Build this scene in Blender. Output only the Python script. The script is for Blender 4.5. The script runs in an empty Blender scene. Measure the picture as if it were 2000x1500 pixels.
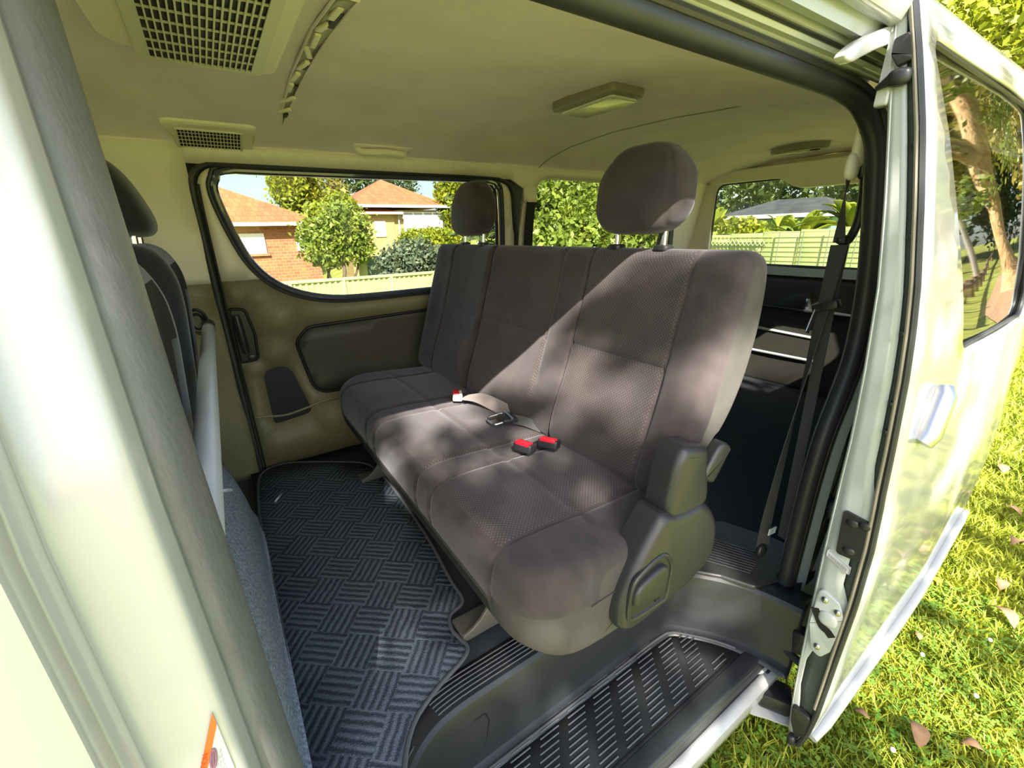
import bpy, bmesh, math, random
import numpy as np
from mathutils import Vector, Matrix
from mathutils.geometry import delaunay_2d_cdt

SC = bpy.context.scene
COL = SC.collection
R = random.Random(7)
PI = math.pi

# ------------------------------------------------------------------ camera, sky, sun, exposure
# axes: x = towards the rear of the van, y = from the open side across the van, z = up, z 0 = cabin floor
cam_d = bpy.data.cameras.new('camera')
cam = bpy.data.objects.new('camera', cam_d); COL.objects.link(cam)
cam.matrix_world = Matrix(((0.83159, 0.20031, -0.51801, 0.0),
                           (-0.55495, 0.26268, -0.78932, 0.0),
                           (-0.02204, 0.94386, 0.32960, 1.0),
                           (0, 0, 0, 1)))
cam_d.sensor_width = 36.0; cam_d.sensor_fit = 'HORIZONTAL'; cam_d.lens = 15.361
cam_d.clip_start = 0.02; cam_d.clip_end = 500
SC.camera = cam

SUN_DIR = Vector((0.45, 1.0, -0.92)).normalized()
world = bpy.data.worlds.new('sky'); SC.world = world; world.use_nodes = True
wn = world.node_tree.nodes; wl = world.node_tree.links
sky = wn.new('ShaderNodeTexSky'); sky.sky_type = 'NISHITA'; sky.sun_disc = False
sky.sun_elevation = math.asin(-SUN_DIR.z); sky.sun_rotation = math.atan2(-SUN_DIR.x, -SUN_DIR.y)
sky.altitude = 50; sky.air_density = 1.0; sky.dust_density = 2.5; sky.ozone_density = 1.0
bg = wn['Background']; bg.inputs['Strength'].default_value = 0.285
wl.new(sky.outputs['Color'], bg.inputs['Color'])
sun_d = bpy.data.lights.new('sun', 'SUN'); sun_d.energy = 18.0; sun_d.angle = 0.0093; sun_d.color = (1.0, 0.92, 0.80)
sun = bpy.data.objects.new('sun', sun_d); COL.objects.link(sun)
sun.rotation_euler = SUN_DIR.to_track_quat('-Z', 'Y').to_euler(); sun.location = (-4, -9, 9)
vs = SC.view_settings
vs.view_transform = 'Standard'; vs.look = 'None'; vs.gamma = 1.0; vs.use_curve_mapping = False
vs.exposure = 0.56
try:
    SC.cycles.max_bounces = 12; SC.cycles.diffuse_bounces = 6; SC.cycles.transparent_max_bounces = 16
except Exception:
    pass

# ------------------------------------------------------------------ materials
M = {}
def mat(name, col, rough=0.6, metal=0.0, var=0.0, vscale=30.0, bump=0.0, bscale=200.0, coat=0.0, spec=0.5,
        col2=None, stretch=None, sheen=0.0, transl=0.0, bdist=0.002, detail=4.0):
    m = bpy.data.materials.new(name); m.use_nodes = True; M[name] = m
    nt = m.node_tree; n = nt.nodes; l = nt.links; p = n['Principled BSDF']
    p.inputs['Roughness'].default_value = rough; p.inputs['Metallic'].default_value = metal
    p.inputs['Specular IOR Level'].default_value = spec
    p.inputs['Coat Weight'].default_value = coat; p.inputs['Coat Roughness'].default_value = 0.05
    if sheen: p.inputs['Sheen Weight'].default_value = sheen; p.inputs['Sheen Roughness'].default_value = 0.45; p.inputs['Sheen Tint'].default_value = (0.85, 0.88, 1.0, 1)
    p.inputs['Base Color'].default_value = (*col, 1)
    tc = n.new('ShaderNodeTexCoord'); mp = n.new('ShaderNodeMapping'); l.new(tc.outputs['Object'], mp.inputs['Vector'])
    if stretch: mp.inputs['Scale'].default_value = stretch
    m['_vec'] = 0
    if var > 0 or col2:
        nz = n.new('ShaderNodeTexNoise'); nz.inputs['Scale'].default_value = vscale; nz.inputs['Detail'].default_value = detail
        l.new(mp.outputs['Vector'], nz.inputs['Vector'])
        rp = n.new('ShaderNodeValToRGB'); rp.color_ramp.elements[0].position = 0.3; rp.color_ramp.elements[1].position = 0.7
        c2 = col2 if col2 else tuple(min(1, c * (1 + var)) for c in col)
        c1 = col if col2 else tuple(c * (1 - var) for c in col)
        rp.color_ramp.elements[0].color = (*c1, 1); rp.color_ramp.elements[1].color = (*c2, 1)
        l.new(nz.outputs['Fac'], rp.inputs['Fac']); l.new(rp.outputs['Color'], p.inputs['Base Color'])
    if bump > 0:
        nb = n.new('ShaderNodeTexNoise'); nb.inputs['Scale'].default_value = bscale; nb.inputs['Detail'].default_value = 3
        l.new(mp.outputs['Vector'], nb.inputs['Vector'])
        bp = n.new('ShaderNodeBump'); bp.inputs['Strength'].default_value = bump; bp.inputs['Distance'].default_value = bdist
        l.new(nb.outputs['Fac'], bp.inputs['Height']); l.new(bp.outputs['Normal'], p.inputs['Normal'])
    if transl > 0:
        tr = n.new('ShaderNodeBsdfTranslucent'); mx = n.new('ShaderNodeMixShader'); mx.inputs['Fac'].default_value = transl
        src = p.inputs['Base Color'].links
        if src: l.new(src[0].from_socket, tr.inputs['Color'])
        else: tr.inputs['Color'].default_value = (*col, 1)
        l.new(p.outputs['BSDF'], mx.inputs[1]); l.new(tr.outputs['BSDF'], mx.inputs[2])
        l.new(mx.outputs['Shader'], n['Material Output'].inputs['Surface'])
    return m

mat('headliner', (0.82, 0.745, 0.76), 0.95, var=0.07, vscale=5, bump=0.35, bscale=420, spec=0.1)
mat('beige_plastic', (0.83, 0.79, 0.63), 0.55, bump=0.08, bscale=500)
mat('grille_beige', (0.68, 0.66, 0.54), 0.5)
mat('dark_panel', (0.20, 0.187, 0.095), 0.5, var=0.10, vscale=70, bump=0.25, bscale=300, stretch=(1.2, 1.2, 0.7))
mat('panel_smooth', (0.055, 0.052, 0.033), 0.55, bump=0.1, bscale=500)
mat('recess_black', (0.004, 0.0045, 0.006), 0.6)
mat('black_plastic', (0.018, 0.019, 0.021), 0.38, bump=0.05, bscale=500)
mat('black_rubber', (0.028, 0.030, 0.032), 0.45, var=0.15, vscale=20)
mat('window_seal', (0.05, 0.06, 0.085), 0.16, coat=1.0)  # black seal, blue of the reflected sky mixed into its base colour
mat('pillar_trim', (0.165, 0.17, 0.178), 0.42, var=0.12, vscale=25, bump=0.35, bscale=160, stretch=(1, 1, 0.35))
mat('grey_plastic', (0.024, 0.025, 0.026), 0.36, bump=0.06, bscale=600)
mat('step_plastic', (0.022, 0.025, 0.028), 0.36, bump=0.08, bscale=500)
mat('step_rib_highlight', (0.075, 0.08, 0.085), 0.22)  # lighter than the step plastic: rib highlights put into the colour
mat('white_paint', (0.47, 0.485, 0.485), 0.22, coat=1.0)
mat('jamb_paint', (0.42, 0.455, 0.45), 0.32, coat=0.4)
mat('sealant', (0.06, 0.07, 0.065), 0.5)
mat('door_foam', (0.055, 0.065, 0.06), 0.65, var=0.2, vscale=20)
mat('chrome', (0.82, 0.83, 0.84), 0.08, metal=1.0)
mat('steel', (0.55, 0.55, 0.56), 0.28, metal=1.0)
mat('white_tube', (0.66, 0.69, 0.74), 0.3, var=0.05, vscale=12)
mat('white_plastic', (0.74, 0.73, 0.66), 0.5)
mat('navy_fabric', (0.012, 0.016, 0.024), 0.9, var=0.2, vscale=60, bump=0.3, bscale=700, sheen=0.4)
mat('navy_insert', (0.020, 0.019, 0.021), 0.95, var=0.2, vscale=80, bump=0.3, bscale=700)
mat('seat_suede', (0.041, 0.0325, 0.033), 0.92, var=0.32, vscale=14, stretch=(1.8, 0.7, 1.0), bump=0.25, bscale=600, sheen=0.24)
mat('seat_side', (0.060, 0.058, 0.053), 0.9, var=0.06, vscale=60, bump=0.2, bscale=800)
mat('seat_under', (0.012, 0.012, 0.014), 0.9)
mat('webbing', (0.055, 0.058, 0.058), 0.8, bump=0.3, bscale=500, stretch=(1, 1, 4))
mat('webbing_grey', (0.22, 0.19, 0.18), 0.85, bump=0.2, bscale=600)
mat('red_button', (0.72, 0.012, 0.03), 0.3)
mat('carpet', (0.030, 0.036, 0.042), 1.0, var=0.35, vscale=350, bump=0.6, bscale=420, spec=0.1)
mat('carpet_grey', (0.33, 0.385, 0.44), 1.0, var=0.5, vscale=150, bump=0.7, bscale=380, spec=0.1)
mat('mat_binding', (0.075, 0.085, 0.10), 0.85)
mat('paper', (0.52, 0.54, 0.56), 0.7)
mat('orange_print', (0.85, 0.16, 0.03), 0.5)
mat('orange_ink', (0.45, 0.05, 0.01), 0.5)
mat('grey_ink', (0.33, 0.33, 0.35), 0.6)
mat('purple_ink', (0.25, 0.12, 0.18), 0.6)
mat('black_ink', (0.06, 0.06, 0.06), 0.6)
mat('lamp_lens', (0.62, 0.60, 0.48), 0.12, spec=0.8)
mat('lamp_rim', (0.24, 0.22, 0.17), 0.4)
mat('tailgate_panel', (0.024, 0.024, 0.019), 0.45, bump=0.1, bscale=400)
mat('bracket_metal', (0.10, 0.10, 0.085), 0.4)
mat('sill_grey', (0.33, 0.36, 0.33), 0.4)
# outside
mat('soil_grass', (0.13, 0.17, 0.02), 0.95, col2=(0.36, 0.37, 0.06), vscale=1.7, detail=9, bump=0.8, bscale=60, bdist=0.02)
mat('grass_blade', (0.20, 0.27, 0.016), 0.6, col2=(0.48, 0.50, 0.05), vscale=6, transl=0.35)
mat('clover', (0.10, 0.24, 0.022), 0.5, col2=(0.22, 0.36, 0.05), vscale=9, transl=0.3)
mat('leaf_litter', (0.30, 0.16, 0.08), 0.9, col2=(0.44, 0.30, 0.16), vscale=9, bump=0.6, bscale=40, bdist=0.03)
mat('dead_leaf', (0.20, 0.11, 0.055), 0.75, col2=(0.32, 0.19, 0.10), vscale=30)
mat('flower_white', (0.85, 0.83, 0.72), 0.7)
mat('flower_yellow', (0.85, 0.65, 0.02), 0.7)
mat('leaf_bright', (0.15, 0.21, 0.010), 0.55, col2=(0.36, 0.38, 0.025), vscale=1.5, transl=0.4)
mat('leaf_mid', (0.10, 0.16, 0.02), 0.5, col2=(0.30, 0.36, 0.05), vscale=2.5, transl=0.35)
mat('leaf_dark', (0.035, 0.060, 0.018), 0.5, col2=(0.11, 0.16, 0.035), vscale=2.0, transl=0.25)
mat('leaf_olive', (0.13, 0.13, 0.02), 0.55, col2=(0.38, 0.34, 0.06), vscale=1.2, transl=0.35)
mat('leaf_blue', (0.055, 0.085, 0.06), 0.5, col2=(0.18, 0.22, 0.11), vscale=3.0, transl=0.2)
mat('leaf_palm', (0.16, 0.24, 0.02), 0.45, col2=(0.40, 0.44, 0.06), vscale=2.0, transl=0.35)
mat('bark_pale', (0.36, 0.26, 0.15), 0.9, col2=(0.62, 0.42, 0.22), vscale=3, bump=0.8, bscale=12, bdist=0.05, stretch=(1, 1, 0.4))
mat('bark_red', (0.40, 0.22, 0.09), 0.9, col2=(0.70, 0.52, 0.27), vscale=3.5, bump=0.9, bscale=9, bdist=0.08, stretch=(1, 1, 0.5))
mat('bark_dark', (0.06, 0.05, 0.04), 0.9, col2=(0.16, 0.12, 0.08), vscale=6, bump=0.6, bscale=20, bdist=0.03)
mat('timber', (0.15, 0.10, 0.06), 0.85, col2=(0.26, 0.18, 0.11), vscale=12, stretch=(1, 1, 0.2))
mat('fence_green', (0.40, 0.45, 0.18), 0.45, var=0.08, vscale=3)
mat('fence_dark', (0.10, 0.16, 0.13), 0.6)
mat('cream_wall', (0.62, 0.46, 0.20), 0.85, var=0.1, vscale=5)
mat('house_white', (0.78, 0.78, 0.74), 0.6)
mat('pane_glass', (0.30, 0.34, 0.36), 0.1, spec=0.8)
mat('curtain', (0.72, 0.74, 0.74), 0.9)
mat('shed_green', (0.16, 0.30, 0.24), 0.6)
mat('shed_roof', (0.04, 0.042, 0.045), 0.8, var=0.3, vscale=3)
mat('street', (0.20, 0.20, 0.19), 0.9, var=0.1, vscale=8)
mat('pole_grey', (0.36, 0.33, 0.29), 0.7)
mat('wire', (0.14, 0.17, 0.12), 0.6)

def brick_mat(name, c1, c2, mortar, sx, sy, bw=0.5, rh=0.25, rot=None):
    m = bpy.data.materials.new(name); m.use_nodes = True; M[name] = m
    n = m.node_tree.nodes; l = m.node_tree.links; p = n['Principled BSDF']; p.inputs['Roughness'].default_value = 0.85
    tc = n.new('ShaderNodeTexCoord'); mp = n.new('ShaderNodeMapping')
    mp.inputs['Rotation'].default_value = rot if rot else (PI / 2, 0, 0)
    l.new(tc.outputs['Object'], mp.inputs['Vector'])
    b = n.new('ShaderNodeTexBrick'); b.inputs['Color1'].default_value = (*c1, 1); b.inputs['Color2'].default_value = (*c2, 1)
    b.inputs['Mortar'].default_value = (*mortar, 1); b.inputs['Scale'].default_value = sx
    b.inputs['Mortar Size'].default_value = 0.02; b.inputs['Brick Width'].default_value = bw; b.inputs['Row Height'].default_value = rh
    l.new(mp.outputs['Vector'], b.inputs['Vector'])
    nz = n.new('ShaderNodeTexNoise'); nz.inputs['Scale'].default_value = 1.5; nz.inputs['Detail'].default_value = 5
    l.new(tc.outputs['Object'], nz.inputs['Vector'])
    mx = n.new('ShaderNodeMixRGB'); mx.blend_type = 'MULTIPLY'; mx.inputs['Fac'].default_value = 0.35
    l.new(b.outputs['Color'], mx.inputs['Color1']); l.new(nz.outputs['Fac'], mx.inputs['Color2'])
    l.new(mx.outputs['Color'], p.inputs['Base Color'])
    return m
brick_mat('brick_red', (0.36, 0.12, 0.045), (0.46, 0.18, 0.07), (0.36, 0.26, 0.18), 2.2, 1)
brick_mat('brick_cream', (0.46, 0.32, 0.11), (0.52, 0.38, 0.15), (0.46, 0.37, 0.22), 2.2, 1)
brick_mat('roof_tile', (0.40, 0.135, 0.05), (0.46, 0.18, 0.075), (0.20, 0.07, 0.03), 2.6, 1, 0.6, 0.7, (0.5, 0, 0))
brick_mat('roof_tile_red', (0.46, 0.11, 0.07), (0.52, 0.15, 0.09), (0.28, 0.08, 0.05), 2.6, 1, 0.6, 0.7, (0.5, 0, 0))

def glass_mat(name, tint, gloss=0.08):
    m = bpy.data.materials.new(name); m.use_nodes = True; M[name] = m
    n = m.node_tree.nodes; l = m.node_tree.links; n.remove(n['Principled BSDF'])
    t = n.new('ShaderNodeBsdfTransparent'); t.inputs['Color'].default_value = (*tint, 1)
    g = n.new('ShaderNodeBsdfGlossy'); g.inputs['Roughness'].default_value = 0.02
    nz = n.new('ShaderNodeTexNoise'); nz.inputs['Scale'].default_value = 3.0
    rp = n.new('ShaderNodeMapRange'); rp.inputs['To Min'].default_value = gloss * 0.8; rp.inputs['To Max'].default_value = gloss * 1.2
    l.new(nz.outputs['Fac'], rp.inputs['Value'])
    mx = n.new('ShaderNodeMixShader'); l.new(rp.outputs['Result'], mx.inputs['Fac'])
    l.new(t.outputs['BSDF'], mx.inputs[1]); l.new(g.outputs['BSDF'], mx.inputs[2])
    l.new(mx.outputs['Shader'], n['Material Output'].inputs['Surface'])
    return m
glass_mat('glass_side', (0.52, 0.55, 0.53), 0.05)
glass_mat('glass_rear', (0.60, 0.64, 0.60), 0.05)
glass_mat('glass_door', (0.16, 0.17, 0.16), 0.06)
def fres():
    n = M['glass_door'].node_tree.nodes; l = M['glass_door'].node_tree.links
    fr = n.new('ShaderNodeFresnel'); fr.inputs['IOR'].default_value = 2.3
    mx = [x for x in n if x.type == 'MIX_SHADER'][0]; l.new(fr.outputs['Fac'], mx.inputs['Fac'])
fres()

def dotted_mat():
    m = mat('seat_insert', (0.115, 0.090, 0.087), 0.93, sheen=0.24, bump=0.2, bscale=600)
    n = m.node_tree.nodes; l = m.node_tree.links; p = n['Principled BSDF']
    tc = [x for x in n if x.type == 'TEX_COORD'][0]
    mp = n.new('ShaderNodeMapping'); mp.inputs['Rotation'].default_value = (PI / 4, 0, 0)
    mp.inputs['Scale'].default_value = (0.001, 1, 1)
    l.new(tc.outputs['UV'], mp.inputs['Vector'])
    mp.inputs['Rotation'].default_value = (0, 0, PI / 4); mp.inputs['Scale'].default_value = (1, 1, 1)
    v = n.new('ShaderNodeTexVoronoi'); v.voronoi_dimensions = '2D'; v.inputs['Scale'].default_value = 150; v.inputs['Randomness'].default_value = 0.0
    l.new(mp.outputs['Vector'], v.inputs['Vector'])
    rp = n.new('ShaderNodeValToRGB'); rp.color_ramp.elements[0].position = 0.22; rp.color_ramp.elements[1].position = 0.34
    rp.color_ramp.elements[0].color = (0.074, 0.061, 0.059, 1); rp.color_ramp.elements[1].color = (0.036, 0.028, 0.0275, 1)
    l.new(v.outputs['Distance'], rp.inputs['Fac'])
    nz = n.new('ShaderNodeTexNoise'); nz.inputs['Scale'].default_value = 10; nz.inputs['Detail'].default_value = 4
    l.new(tc.outputs['Object'], nz.inputs['Vector'])
    mr = n.new('ShaderNodeMapRange'); mr.inputs['From Min'].default_value = 0.3; mr.inputs['From Max'].default_value = 0.7
    mr.inputs['To Min'].default_value = 0.8; mr.inputs['To Max'].default_value = 1.25
    l.new(nz.outputs['Fac'], mr.inputs['Value'])
    mx = n.new('ShaderNodeMixRGB'); mx.blend_type = 'MULTIPLY'; mx.inputs['Fac'].default_value = 1
    l.new(rp.outputs['Color'], mx.inputs['Color1']); l.new(mr.outputs['Result'], mx.inputs['Color2'])
    l.new(mx.outputs['Color'], p.inputs['Base Color'])
dotted_mat()

def mat_pattern():
    m = bpy.data.materials.new('mat_pattern'); m.use_nodes = True; M['mat_pattern'] = m
    n = m.node_tree.nodes; l = m.node_tree.links; p = n['Principled BSDF']; p.inputs['Roughness'].default_value = 1.0
    p.inputs['Specular IOR Level'].default_value = 0.1
    tc = n.new('ShaderNodeTexCoord')
    # warp slightly so that the woven lines are not ruler straight
    nz = n.new('ShaderNodeTexNoise'); nz.inputs['Scale'].default_value = 40; l.new(tc.outputs['Object'], nz.inputs['Vector'])
    vm = n.new('ShaderNodeVectorMath'); vm.operation = 'SCALE'; vm.inputs['Scale'].default_value = 0.008
    l.new(nz.outputs['Color'], vm.inputs[0])
    va = n.new('ShaderNodeVectorMath'); va.operation = 'ADD'; l.new(tc.outputs['Object'], va.inputs[0]); l.new(vm.outputs['Vector'], va.inputs[1])
    mp = n.new('ShaderNodeMapping'); mp.inputs['Rotation'].default_value = (0, 0, math.radians(40)); l.new(va.outputs['Vector'], mp.inputs['Vector'])
    ck = n.new('ShaderNodeTexBrick'); ck.offset = 0.5
    ck.inputs['Color1'].default_value = (0, 0, 0, 1); ck.inputs['Color2'].default_value = (1, 1, 1, 1); ck.inputs['Mortar'].default_value = (0.5, 0.5, 0.5, 1)
    ck.inputs['Scale'].default_value = 1.0; ck.inputs['Brick Width'].default_value = 0.17; ck.inputs['Row Height'].default_value = 0.062; ck.inputs['Mortar Size'].default_value = 0.001
    ch = n.new('ShaderNodeTexChecker'); ch.inputs['Scale'].default_value = 11.0; l.new(mp.outputs['Vector'], ch.inputs['Vector'])
    ch.inputs['Color1'].default_value = (0, 0, 0, 1); ch.inputs['Color2'].default_value = (1, 1, 1, 1)
    def wave(axis, sc):
        w = n.new('ShaderNodeTexWave'); w.wave_type = 'BANDS'; w.bands_direction = axis; w.inputs['Scale'].default_value = sc
        w.inputs['Distortion'].default_value = 0.6; w.inputs['Detail'].default_value = 1; w.inputs['Detail Scale'].default_value = 20
        l.new(mp.outputs['Vector'], w.inputs['Vector']); return w
    w1 = wave('X', 17); w2 = wave('Y', 17)
    mx = n.new('ShaderNodeMixRGB'); l.new(ch.outputs['Fac'], mx.inputs['Fac']); l.new(w1.outputs['Fac'], mx.inputs['Color1']); l.new(w2.outputs['Fac'], mx.inputs['Color2'])
    n3 = n.new('ShaderNodeTexNoise'); n3.inputs['Scale'].default_value = 330; n3.inputs['Detail'].default_value = 2; l.new(tc.outputs['Object'], n3.inputs['Vector'])
    ad = n.new('ShaderNodeMath'); ad.operation = 'MULTIPLY_ADD'; l.new(n3.outputs['Fac'], ad.inputs[0]); ad.inputs[1].default_value = 1.5
    l.new(mx.outputs['Color'], ad.inputs[2])
    sb = n.new('ShaderNodeMath'); sb.operation = 'SUBTRACT'; l.new(ad.outputs[0], sb.inputs[0]); sb.inputs[1].default_value = 0.72
    rp = n.new('ShaderNodeValToRGB'); rp.color_ramp.elements[0].position = 0.1; rp.color_ramp.elements[1].position = 0.8
    rp.color_ramp.elements[0].color = (0.045, 0.057, 0.074, 1); rp.color_ramp.elements[1].color = (0.125, 0.155, 0.195, 1)
    l.new(sb.outputs[0], rp.inputs['Fac']); l.new(rp.outputs['Color'], p.inputs['Base Color'])
    bp = n.new('ShaderNodeBump'); bp.inputs['Strength'].default_value = 0.7; bp.inputs['Distance'].default_value = 0.004
    l.new(sb.outputs[0], bp.inputs['Height']); l.new(bp.outputs['Normal'], p.inputs['Normal'])
mat_pattern()

# ------------------------------------------------------------------ helpers
def tag(o, label, cat=None, group=None, kind=None):
    if label: o['label'] = label
    if cat: o['category'] = cat
    if group: o['group'] = group
    if kind: o['kind'] = kind
    return o
def parent_to(o, p):
    if p is not None:
        o.parent = p
        o.matrix_parent_inverse = world_of(p).inverted()
def world_of(o):
    if o.parent is None: return o.matrix_basis.copy()
    return world_of(o.parent) @ o.matrix_parent_inverse @ o.matrix_basis
def empty(name, loc, label, cat, group=None, kind=None):
    o = bpy.data.objects.new(name, None); COL.objects.link(o); o.location = loc; o.empty_display_size = 0.05
    return tag(o, label, cat, group, kind)
def place(name, me, parent=None):
    o = bpy.data.objects.new(name, me); COL.objects.link(o)
    parent_to(o, parent); return o

class MB:
    def __init__(s): s.v = []; s.f = []; s.mi = []; s.uv = {}
    def add(s, vs, fs, mi=0):
        b = len(s.v); s.v += [tuple(v) for v in vs]
        for f in fs: s.f.append([b + i for i in f]); s.mi.append(mi)
        return b
    def box(s, c, d, rot=None, mi=0, bev=0.0, seg=2):
        bm = bmesh.new(); bmesh.ops.create_cube(bm, size=1.0)
        bmesh.ops.scale(bm, vec=d, verts=bm.verts)
        if bev > 0: bmesh.ops.bevel(bm, geom=bm.edges[:], offset=bev, segments=seg, affect='EDGES', profile=0.5)
        m = Matrix.Translation(c) @ (rot.to_4x4() if rot else Matrix.Identity(4))
        bm.verts.index_update()
        s.add([m @ v.co for v in bm.verts], [[v.index for v in f.verts] for f in bm.faces], mi); bm.free(); return s
    def tube(s, path, r, n=10, closed=False, mi=0, caps=True, section=None):
        P = [Vector(p) for p in path]; k = len(P)
        rr = r if isinstance(r, (list, tuple)) else [r] * k
        T = []
        for i in range(k):
            if closed: t = P[(i + 1) % k] - P[i - 1]
            else: t = P[min(i + 1, k - 1)] - P[max(i - 1, 0)]
            T.append(t.normalized())
        u = T[0].orthogonal().normalized()
        if section is not None:
            up = Vector((0, 0, 1)) if abs(T[0].z) < 0.9 else Vector((0, 1, 0))
            u = (up - T[0] * up.dot(T[0])).normalized()
        vs = []
        for i in range(k):
            u = (u - T[i] * u.dot(T[i])).normalized(); w = T[i].cross(u)
            if section is not None:
                for (a, b) in section: vs.append(P[i] + u * a + w * b)
            else:
                for j in range(n):
                    a = 2 * PI * j / n; vs.append(P[i] + (u * math.cos(a) + w * math.sin(a)) * rr[i])
        n = len(section) if section is not None else n
        fs = []
        for i in range(k if closed else k - 1):
            a = i * n; b = ((i + 1) % k) * n
            for j in range(n): fs.append([a + j, a + (j + 1) % n, b + (j + 1) % n, b + j])
        if caps and not closed:
            fs.append(list(range(n))[::-1]); fs.append([(k - 1) * n + j for j in range(n)])
        s.add(vs, fs, mi); return s
    def loft(s, secs, closed=True, caps=True, mi=0):
        n = len(secs[0]); vs = [p for sec in secs for p in sec]; fs = []
        for i in range(len(secs) - 1):
            for j in range(n if closed else n - 1):
                fs.append([i * n + j, i * n + (j + 1) % n, (i + 1) * n + (j + 1) % n, (i + 1) * n + j])
        if caps and closed: fs.append(list(range(n))[::-1]); fs.append([(len(secs) - 1) * n + j for j in range(n)])
        s.add(vs, fs, mi); return s
    def ball(s, c, d, e1=1.0, e2=1.0, nu=14, nv=20, mi=0, rot=None, fn=None):
        def sp(t, e): return math.copysign(abs(t) ** e, t)
        vs = []; c = Vector(c)
        for i in range(nu + 1):
            a = -PI / 2 + PI * i / nu
            for j in range(nv):
                b = 2 * PI * j / nv
                p = Vector((d[0] * sp(math.cos(a), e1) * sp(math.cos(b), e2), d[1] * sp(math.cos(a), e1) * sp(math.sin(b), e2), d[2] * sp(math.sin(a), e1)))
                if fn: p = fn(p)
                vs.append(c + (rot @ p if rot else p))
        fs = [[i * nv + j, i * nv + (j + 1) % nv, (i + 1) * nv + (j + 1) % nv, (i + 1) * nv + j] for i in range(nu) for j in range(nv)]
        s.add(vs, fs, mi); return s
    def prism(s, outline, fn, d0, d1, bev=0.0, mi=0):
        # outline in 2D (a,b); fn(a,b,depth)->xyz; optional chamfer at the d0 side
        n = len(outline); rows = []
        if bev > 0:
            sg = (d1 - d0) / abs(d1 - d0); ns = 5 if bev > 0.005 else 3
            for k in range(ns + 1):
                a_ = k / ns * PI / 2; ins = inset(outline, bev * (1 - math.sin(a_))) if k < ns else outline
                rows.append([fn(a, b, d0 + sg * bev * (1 - math.cos(a_))) for a, b in ins])
        else: rows.append([fn(a, b, d0) for a, b in outline])
        rows.append([fn(a, b, d1) for a, b in outline])
        s.loft(rows, mi=mi); return s
    def patch(s, outline, fn, holes=(), step=0.05, mi=0):
        v, f = cdt(outline, holes, step); s.add([fn(a, b) for a, b in v], f, mi); return s
    def build(s, name, m, parent=None, smooth=35, solid=0.0, recalc=True, off=-1.0):
        up = not recalc
        me = bpy.data.meshes.new(name); me.from_pydata(s.v, [], s.f)
        ms = m if isinstance(m, (list, tuple)) else [m]
        for x in ms: me.materials.append(M[x])
        if len(ms) > 1: me.polygons.foreach_set('material_index', s.mi)
        bm = bmesh.new(); bm.from_mesh(me)
        bmesh.ops.remove_doubles(bm, verts=bm.verts, dist=1e-6)
        if recalc: bmesh.ops.recalc_face_normals(bm, faces=bm.faces)
        if up:
            bm.normal_update()
            if sum(f.normal.z * f.calc_area() for f in bm.faces) < 0: bmesh.ops.reverse_faces(bm, faces=bm.faces)
        if smooth:
            for f in bm.faces: f.smooth = True
            ang = math.radians(smooth)
            for e in bm.edges:
                if len(e.link_faces) == 2 and e.calc_face_angle(0) > ang: e.smooth = False
        bm.to_mesh(me); bm.free()
        o = place(name, me, parent)
        if solid:
            md = o.modifiers.new('solid', 'SOLIDIFY'); md.thickness = solid; md.offset = off
        return o

def inset(P, d):
    n = len(P); A = sum(P[i][0] * P[(i + 1) % n][1] - P[(i + 1) % n][0] * P[i][1] for i in range(n))
    sg = 1 if A > 0 else -1; out = []
    for i in range(n):
        p0 = Vector(P[i - 1]); p1 = Vector(P[i]); p2 = Vector(P[(i + 1) % n])
        e1 = (p1 - p0); e2 = (p2 - p1)
        if e1.length < 1e-9 or e2.length < 1e-9: out.append(tuple(p1)); continue
        e1.normalize(); e2.normalize()
        n1 = Vector((-e1.y, e1.x)) * sg; n2 = Vector((-e2.y, e2.x)) * sg
        b = n1 + n2; k = b.length
        if k < 1e-6: out.append(tuple(p1)); continue
        b /= k; c = max(0.4, b.dot(n1)); out.append(tuple(p1 + b * d / c))
    return out
def rpoly(pts, seg=6):
    # polygon with a fillet radius at each corner: (a, b, r)
    n = len(pts); out = []
    for i in range(n):
        p = Vector(pts[i][:2]); r = pts[i][2] if len(pts[i]) > 2 else 0
        if r <= 0: out.append(tuple(p)); continue
        a = Vector(pts[i - 1][:2]) - p; b = Vector(pts[(i + 1) % n][:2]) - p
        la, lb = a.length, b.length; a.normalize(); b.normalize()
        th = a.angle(b); t = min(r / math.tan(th / 2), la * 0.49, lb * 0.49)
        q0 = p + a * t; q2 = p + b * t
        for k in range(seg + 1):
            u = k / seg; out.append(tuple(q0 * (1 - u) ** 2 + p * 2 * u * (1 - u) + q2 * u * u))
    return out
def cr(P, n=6, closed=False):
    # Catmull-Rom through points
    P = [Vector(p) for p in P]; k = len(P); out = []
    for i in range(k if closed else k - 1):
        p0 = P[i - 1] if (closed or i > 0) else P[0] * 2 - P[1]
        p1 = P[i]; p2 = P[(i + 1) % k]
        p3 = P[(i + 2) % k] if (closed or i + 2 < k) else P[-1] * 2 - P[-2]
        for j in range(n):
            t = j / n
            out.append(0.5 * ((2 * p1) + (p2 - p0) * t + (2 * p0 - 5 * p1 + 4 * p2 - p3) * t * t + (3 * p1 - p0 - 3 * p2 + p3) * t ** 3))
    if not closed: out.append(P[-1])
    return out
def inside(p, poly):
    x, y = p; c = False; n = len(poly); j = n - 1
    for i in range(n):
        xi, yi = poly[i][0], poly[i][1]; xj, yj = poly[j][0], poly[j][1]
        if (yi > y) != (yj > y) and x < (xj - xi) * (y - yi) / (yj - yi) + xi: c = not c
        j = i
    return c
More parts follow.
